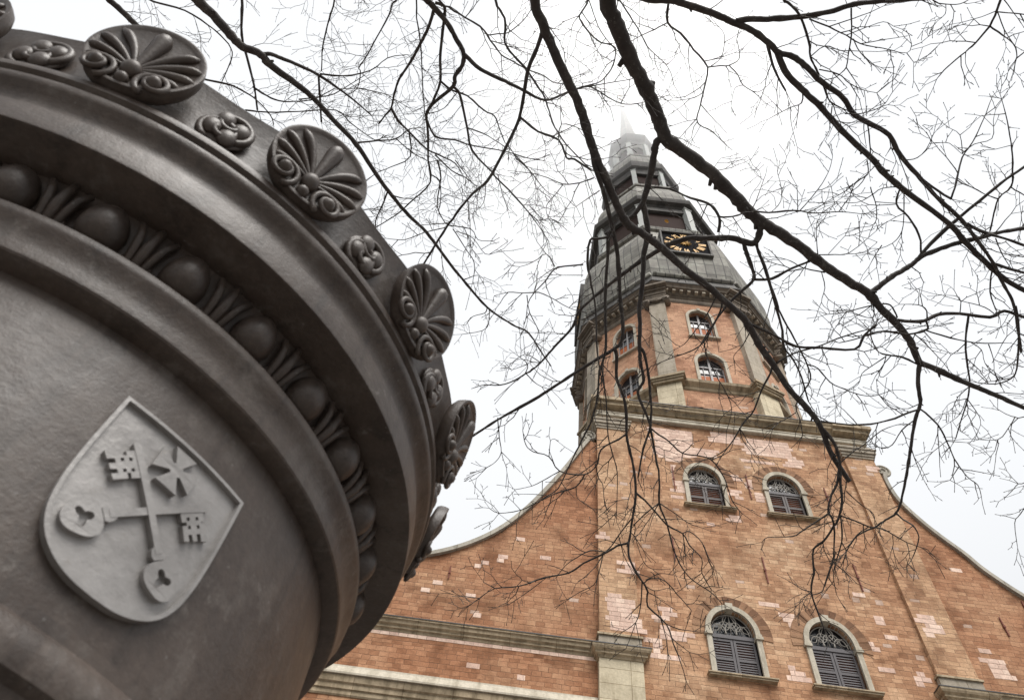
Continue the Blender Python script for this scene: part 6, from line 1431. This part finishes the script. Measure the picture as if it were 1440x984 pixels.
(2,240,0,[(-11.133,-19.864,10.356,0.0184),(-11.066,-19.805,10.365,0.0179),(-11.017,-19.677,10.349,0.0172),(-10.937,-19.432,10.28,0.0156),(-10.857,-19.191,10.212,0.0142),(-10.606,-18.955,10.221,0.0123),(-10.578,-18.913,10.223,0.012),(-10.302,-18.668,10.24,0.0101),(-10.038,-18.421,10.17,0.008),(-9.887,-18.262,10.099,0.0066),(-9.835,-18.202,10.076,0.0061)]),
(2,240,0,[(-11.033,-20.219,10.414,0.0301),(-10.829,-20.096,10.325,0.0267),(-10.575,-20.02,10.259,0.023),(-10.351,-19.943,10.251,0.0198),(-10.058,-19.856,10.213,0.0157),(-9.792,-20.003,10.137,0.0115),(-9.545,-20.102,10.079,0.0078)]),
(2,240,0,[(-11.397,-20.719,10.393,0.0233),(-11.381,-20.649,10.399,0.0227),(-11.443,-20.451,10.413,0.021),(-11.529,-20.286,10.457,0.0197),(-11.662,-20.046,10.515,0.0177),(-11.783,-19.862,10.499,0.0158),(-11.835,-19.704,10.462,0.0143),(-11.874,-19.524,10.439,0.0127),(-11.943,-19.434,10.437,0.0118),(-12.023,-19.323,10.442,0.0107)]),
(2,240,0,[(-11.874,-19.524,10.439,0.019),(-11.787,-19.384,10.432,0.0172),(-11.692,-19.281,10.47,0.0158),(-11.444,-19.067,10.46,0.0123),(-11.28,-19.022,10.433,0.0105),(-11.088,-18.929,10.454,0.0082),(-10.995,-18.802,10.461,0.0066)]),
(2,240,0,[(-11.367,-20.721,10.399,0.0213),(-11.27,-20.682,10.435,0.021),(-11.277,-20.533,10.461,0.0205),(-11.289,-20.384,10.457,0.02),(-11.294,-20.17,10.381,0.019),(-11.279,-19.917,10.337,0.018),(-11.35,-19.7,10.345,0.0172),(-11.418,-19.553,10.32,0.0166)]),
(2,240,0,[(-11.279,-19.917,10.337,0.0162),(-11.151,-19.818,10.375,0.0149),(-10.967,-19.771,10.381,0.0132),(-10.762,-19.643,10.326,0.0111),(-10.636,-19.585,10.347,0.0099),(-10.57,-19.445,10.369,0.0086),(-10.491,-19.285,10.366,0.0071),(-10.396,-19.201,10.337,0.0059)]),
(2,247,1,[(-11.702,-20.669,11.023,0.0108),(-11.678,-20.458,10.956,0.0101),(-11.607,-20.213,10.823,0.0092),(-11.565,-19.808,10.767,0.0081),(-11.501,-19.455,10.593,0.0069)]),
(2,240,0,[(-11.43,-19.47,10.346,0.0151),(-11.315,-19.287,10.294,0.0136),(-11.078,-19.266,10.307,0.0121),(-10.869,-19.203,10.359,0.0107),(-10.489,-19.144,10.456,0.0083),(-10.224,-19.104,10.425,0.0066),(-10.007,-19.093,10.423,0.0051)]),
(2,240,0,[(-10.937,-19.432,10.28,0.01),(-10.743,-19.38,10.297,0.008),(-10.572,-19.287,10.328,0.0062),(-10.392,-19.21,10.283,0.0042)]),
(2,240,0,[(-11.414,-19.529,10.35,0.0067),(-11.245,-19.576,10.488,0.0056),(-11.059,-19.833,10.591,0.0038)]),
(2,215,0,[(-11.407,-18.729,10.537,0.0098),(-11.293,-18.64,10.563,0.009),(-11.241,-18.476,10.39,0.0077),(-11.253,-18.366,10.376,0.0072)]),
(2,240,0,[(-11.301,-18.965,10.411,0.013),(-11.247,-18.755,10.383,0.0115),(-11.255,-18.448,10.217,0.0089),(-11.138,-18.236,10.193,0.0071)]),
(2,240,0,[(-11.333,-19.016,10.434,0.0113),(-11.108,-18.885,10.313,0.0082),(-10.937,-18.798,10.361,0.0062),(-10.793,-18.728,10.298,0.0043)]),
(2,240,0,[(-11.091,-18.97,10.465,0.0087),(-10.848,-18.725,10.387,0.0044)]),
(2,240,0,[(-10.538,-18.93,10.237,0.0068),(-10.459,-18.667,10.244,0.0051),(-10.371,-18.527,10.158,0.0039)]),
(2,240,0,[(-10.685,-18.775,10.326,0.0065),(-10.687,-18.553,10.235,0.0051),(-10.797,-18.454,10.101,0.0039)]),
(2,240,0,[(-10.118,-18.577,10.222,0.007),(-9.908,-18.443,10.153,0.0052),(-9.859,-18.601,10.236,0.0039)]),
(2,240,0,[(-10.352,-19.089,10.429,0.0095),(-10.167,-18.947,10.436,0.0077),(-9.95,-18.738,10.378,0.0054),(-9.831,-18.685,10.384,0.0044)]),
(2,240,0,[(-10.401,-19.138,10.449,0.0077),(-10.162,-18.988,10.316,0.0058),(-10.028,-18.713,10.25,0.0039)]),
(1,32,0,[(-9.539,-19.345,7.172,0.0087),(-9.681,-19.301,7.199,0.0077),(-9.765,-19.265,7.197,0.0071),(-9.83,-19.128,7.229,0.0062),(-9.946,-18.915,7.277,0.0049),(-9.96,-18.767,7.221,0.0037)]),
(1,32,0,[(-9.767,-19.281,7.204,0.0059),(-9.85,-19.369,7.245,0.005),(-9.95,-19.249,7.319,0.0041),(-10.104,-19.238,7.289,0.003)]),
(1,32,0,[(-9.85,-19.369,7.245,0.0044),(-9.936,-19.468,7.246,0.0026)]),
(1,32,0,[(-9.879,-19,7.252,0.0061),(-10.013,-18.95,7.3,0.0051),(-10.133,-18.981,7.228,0.004),(-10.253,-18.923,7.241,0.0031)]),
(1,32,0,[(-9.879,-19,7.252,0.0055),(-9.784,-18.969,7.255,0.005),(-9.608,-18.965,7.103,0.0038),(-9.516,-18.95,7.101,0.0033)]),
(1,32,0,[(-9.528,-19.265,7.138,0.0044),(-9.702,-19.254,7.117,0.0026)]),
(1,32,0,[(-9.974,-18.946,7.278,0.0055),(-9.932,-18.832,7.177,0.0045),(-9.841,-18.646,7.207,0.0034),(-9.862,-18.577,7.135,0.0028)]),
(2,240,0,[(-10.348,-18.701,10.237,0.0086),(-10.107,-18.514,10.151,0.0065),(-9.992,-18.427,10.124,0.0055),(-9.905,-18.319,10.007,0.0043)]),
(2,240,0,[(-9.994,-18.443,10.13,0.0061),(-9.841,-18.451,10.198,0.0049),(-9.723,-18.438,10.128,0.0039)]),
(1,32,0,[(-9.537,-19.973,7.486,0.0075),(-9.644,-19.906,7.522,0.0067),(-9.775,-19.856,7.585,0.0057),(-9.91,-19.907,7.557,0.0047),(-10.062,-19.906,7.634,0.0036)]),
(1,32,0,[(-9.478,-19.883,7.454,0.0064),(-9.574,-19.824,7.389,0.0046),(-9.663,-19.756,7.35,0.0029)]),
(1,32,0,[(-9.665,-19.766,7.355,0.004),(-9.728,-19.805,7.394,0.0026)]),
(1,32,0,[(-9.775,-19.856,7.585,0.0053),(-9.835,-19.769,7.536,0.0043),(-9.896,-19.639,7.609,0.0035),(-9.874,-19.557,7.577,0.0027)]),
(1,0,0,[(-9.916,-18.276,7.055,0.0063),(-9.901,-18.372,7.073,0.0049),(-9.997,-18.428,7.107,0.0031)]),
(1,0,0,[(-9.901,-18.372,7.073,0.0047),(-10.033,-18.297,7.068,0.0028)]),
(1,32,0,[(-10.092,-18.215,6.471,0.0059),(-10.061,-18.082,6.38,0.0048),(-10.029,-18.03,6.266,0.004),(-10.057,-18.016,6.162,0.0034),(-10.126,-17.966,6.129,0.0029)]),
(1,32,0,[(-10.029,-18.03,6.266,0.0038),(-9.964,-18.004,6.219,0.0026)]),
]

rng = random.Random(42)
def cr3(P, k):
    if len(P) < 3: return [tuple(p) for p in P]
    return smooth2(P, k)
TR = {1: ("linden_tree", (-5.6, -26.0, 0), "large bare linden tree whose long moss tinged limbs hang across the spire", 0.34, 5.2),
      2: ("linden_tree", (-15.2, -26.2, 0), "second bare linden tree with finer branches spreading above the crowned column", 0.26, 6.4)}
def twig(mb, p, d, L, r, depth, droop, nrm=None):
    """one zigzag twig: it bends to and fro at its nodes, a side shoot or a bud at each"""
    n = max(2, int(L/0.058))
    pts = [p]; rad = [r]
    q = Vector(p); d = d.normalized()
    if nrm is None:
        nrm = d.cross(Vector((rng.gauss(0, 1), rng.gauss(0, 1), rng.gauss(0, 1)))).normalized()
    sg = 1 if rng.random() < .5 else -1
    curve = rng.gauss(0, .10)
    for i in range(n):
        d = (Matrix.Rotation(sg*rng.uniform(.08, .36)+curve, 3, nrm) @ d)
        d = (d+Vector((rng.gauss(0, .07), rng.gauss(0, .07), rng.gauss(0, .07)+droop*.10))).normalized()
        sg = -sg
        q = q+d*(L/n)*rng.uniform(.75, 1.25)
        pts.append(q.copy()); rad.append(max(r*(1-0.60*(i+1)/n), 0.0021))
        if i < n-1:
            w = rng.random()
            sd_ = Matrix.Rotation(sg*-rng.uniform(.6, 1.05), 3, nrm) @ d
            if depth > 0 and w < 0.5:
                n2 = (nrm+Vector((rng.gauss(0, .35), rng.gauss(0, .35), rng.gauss(0, .35)))).normalized()
                twig(mb, q.copy(), sd_, L*rng.uniform(.25, .6), rad[-1]*0.8, depth-1, droop, n2)
            elif w < 0.85:
                mb.tube([q, q+sd_*.009, q+sd_*.016], [rad[-1]*.8, rad[-1]*1.05, .0008], 4, cap=False)
    mb.tube(pts, rad, 4, cap=False)
    b_ = pts[-1]
    mb.tube([b_, b_+d*0.010, b_+d*0.018], [rad[-1], rad[-1]*1.5, 0.0008], 4, cap=False)
limbs = {}
trees = {}
for t, (nm, base, lab, tr, th) in TR.items():
    o = root(nm, base, lab, "tree")
    trees[t] = o
    m = MB()
    P, Rr = [], []
    for i in range(15):
        f = i/14
        P.append((base[0]+.10*math.sin(3*f+t), base[1]+.12*math.sin(2.2*f), th*f))
        Rr.append(tr*(1.0-.42*f)*(1.35 if i == 0 else 1.12 if i == 1 else 1)*(1+.04*rng.gauss(0, 1)))
    top = P[-1]
    P += [(top[0]+.1, top[1]-.2, th+1.0), (top[0]+.3, top[1]-.5, th+2.4), (top[0]+.2, top[1]-1.0, th+4.0)]
    Rr += [tr*.42, tr*.28, tr*.12]
    m.tube(P, Rr, 14)
    m.build("trunk", M_bark, o)
def tree_top(t, k):
    nm, base, lab, tr, th = TR[t]
    return Vector((base[0]+.1*math.sin(3*k), base[1], th*(0.80+.20*k)))
# limbs first
order = {}
for i, (t, own, edge, P) in enumerate(STRANDS):
    order.setdefault((t, own), []).append(i)
for (t, own), ids in order.items():
    o = trees[t]
    t_, ow, edge, P = STRANDS[own]
    # bring the limb in from the crown of its trunk
    p0 = Vector(P[0][:3]); p1 = Vector(P[1][:3])
    dirn = (p0-p1).normalized()
    r0 = P[0][3]
    full = list(P)
    if edge:
        a = tree_top(t, rng.random())
        L = (a-p0).length
        h1 = p0+dirn*L*0.30
        h2 = a+Vector((0, 0, 1))*L*0.22+(p0-a)*0.12
        pre = []
        for i in range(10):
            s = i/10
            q = a*(1-s)**3+h2*3*s*(1-s)**2+h1*3*s*s*(1-s)+p0*s**3
            pre.append((q.x, q.y, q.z, r0*(1.55-.55*s)))
        full = pre+full
    limb = MB()
    def sweep(mb, P, thick):
        k = 5 if thick > 0.02 else 3
        Q = cr3(P, k)
        pts, rad = [], []
        for i, q in enumerate(Q):
            r = q[3]
            jit = 0.16 if r < 0.012 else 0.05
            rr = max(r*.86*(1+rng.gauss(0, 1)*(0.035 if r > .02 else .08)), 0.0014)
            if 0 < i < len(Q)-1 and rng.random() < 0.06: rr *= 1.16
            o_ = Vector((rng.gauss(0, 1), rng.gauss(0, 1), rng.gauss(0, 1)))*r*jit if 0 < i < len(Q)-1 else Vector((0, 0, 0))
            pts.append(Vector(q[:3])+o_); rad.append(rr)
        mb.tube(pts, rad, 12 if thick > .03 else 8 if thick > .01 else 5)
        # stubs and spurs
        for i in range(2, len(pts)-1):
            if thick > .012 and rng.random() < .10:
                d = (pts[i+1]-pts[i]).normalized()
                sd_ = d.cross(Vector((rng.gauss(0, 1), rng.gauss(0, 1), rng.gauss(0, 1)))).normalized()
                l = rng.uniform(.2, .7)*rad[i]+.006
                mb.tube([pts[i], pts[i]+(sd_+d*.5)*(rad[i]*.9), pts[i]+(sd_+d*.6)*(rad[i]*.9+l)], [rad[i]*.45, rad[i]*.4, rad[i]*.28], 5)
        return pts, rad
    def dress(tw, pts, rad):
        acc = 0
        for i in range(1, len(pts)):
            seg = pts[i]-pts[i-1]
            acc += seg.length
            r = rad[i]
            gap = 0.14 if r < .006 else .19 if r < .012 else .34 if r < .02 else 0.7
            if t == 2: gap *= 0.7
            if acc > gap*rng.uniform(.6, 1.4):
                acc = 0
                if pts[i].y < -24.3: continue          # bare near the trunk
                d = seg.normalized() if seg.length > 1e-6 else Vector((0, 0, -1))
                side = d.cross(Vector((rng.gauss(0, 1), rng.gauss(0, 1), rng.gauss(0, 1)))).normalized()
                L = rng.uniform(.10, .34)*(1.5 if t == 2 else 1) if r < .006 else rng.uniform(.14, .5)*(1.5 if t == 2 else 1)
                twig(tw, pts[i], d*0.7+side*.9, L, min(.0046, r*.75+.0008)*(1.0 if t == 1 else .85), 2 if L > .2 else 1, -0.25)
        if rad[-1] < .012:                              # the tip ends in a small spray
            d = (pts[-1]-pts[-2]).normalized()
            for _ in range(2):
                twig(tw, pts[-1], d+Vector((rng.gauss(0, .5), rng.gauss(0, .5), rng.gauss(0, .5))), rng.uniform(.08, .22), min(.003, rad[-1]*.8), 1, -.2)
    pts, rad = sweep(limb, full, r0)
    dress(limb, pts, rad)
    lo = limb.build("limb", M_bark, o)
    for i in ids:
        if i == own: continue
        br = MB()
        pts, rad = sweep(br, STRANDS[i][3], STRANDS[i][3][0][3])
        dress(br, pts, rad)
        br.build("branch", M_bark, lo, base=o['base'])

# two withered leaves still hanging on
def leaf(p, s, ang):
    m = MB()
    a = Vector((math.cos(ang), .4, math.sin(ang))).normalized(); b = a.cross(Vector((0, .8, .6))).normalized(); c = a.cross(b)
    P = Vector(p)
    V = []
    for (u, v, h) in ((0, 0, 0), (.3, .3, .05), (.65, .32, .1), (1, 0, .02), (.65, -.30, .12), (.3, -.32, .06), (.5, 0, -.02)):
        V.append(P+(a*u+b*v+c*h)*s)
    m.add(V, [(0, 1, 6), (1, 2, 6), (2, 3, 6), (3, 4, 6), (4, 5, 6), (5, 0, 6)], None, True)
    m.build("leaf", M_leaf, trees[1])
leaf((-6.851, -19.328, 7.686), 0.075, 1.2)
leaf((-8.896, -19.641, 7.571), 0.05, 0.3)

# ------------------------------------------------------------------ low cloud round the top of the spire
t = bpy.data.materials.new("cloud_vapour"); t.use_nodes = True
nt = t.node_tree; nt.nodes.clear()
mo = nt.nodes.new("ShaderNodeOutputMaterial")
pv = nt.nodes.new("ShaderNodeVolumePrincipled")
pv.inputs['Color'].default_value = (1.0, 1.0, 1.0, 1)
pv.inputs['Anisotropy'].default_value = 0.8
pv.inputs['Density'].default_value = 0.036
nt.links.new(pv.outputs[0], mo.inputs['Volume'])
V, F = [(-1, 8, 75)], []
nu, nv = 40, 18
crng = random.Random(3)
ph0 = [crng.uniform(0, 6.28) for _ in range(8)]
for i in range(1, nv):
    ph = -PI/2+PI*i/nv
    for k in range(nu):
        a = 2*PI*k/nu
        w = 1+.07*math.sin(3*a+ph0[0]+2*ph)+.05*math.sin(5*a+ph0[1]-3*ph)+.04*math.sin(9*a+ph0[2])
        V.append((-1+24*math.cos(ph)*math.cos(a)*w, 8+24*math.cos(ph)*math.sin(a)*w, 112+37*math.sin(ph)*(1+.05*math.sin(4*a+ph0[3])*math.cos(ph))))
V.append((-1, 8, 149))
for k in range(nu):
    F.append((0, 1+(k+1) % nu, 1+k))
    F.append((len(V)-1, 1+(nv-2)*nu+k, 1+(nv-2)*nu+(k+1) % nu))
for i in range(nv-2):
    for k in range(nu):
        F.append((1+i*nu+k, 1+i*nu+(k+1) % nu, 1+(i+1)*nu+(k+1) % nu, 1+(i+1)*nu+k))
cl = MB().add(V, F, None, True).build("low_cloud", t)
cl['kind'] = 'stuff'; cl['label'] = 'low grey cloud swallowing the top of the church spire'
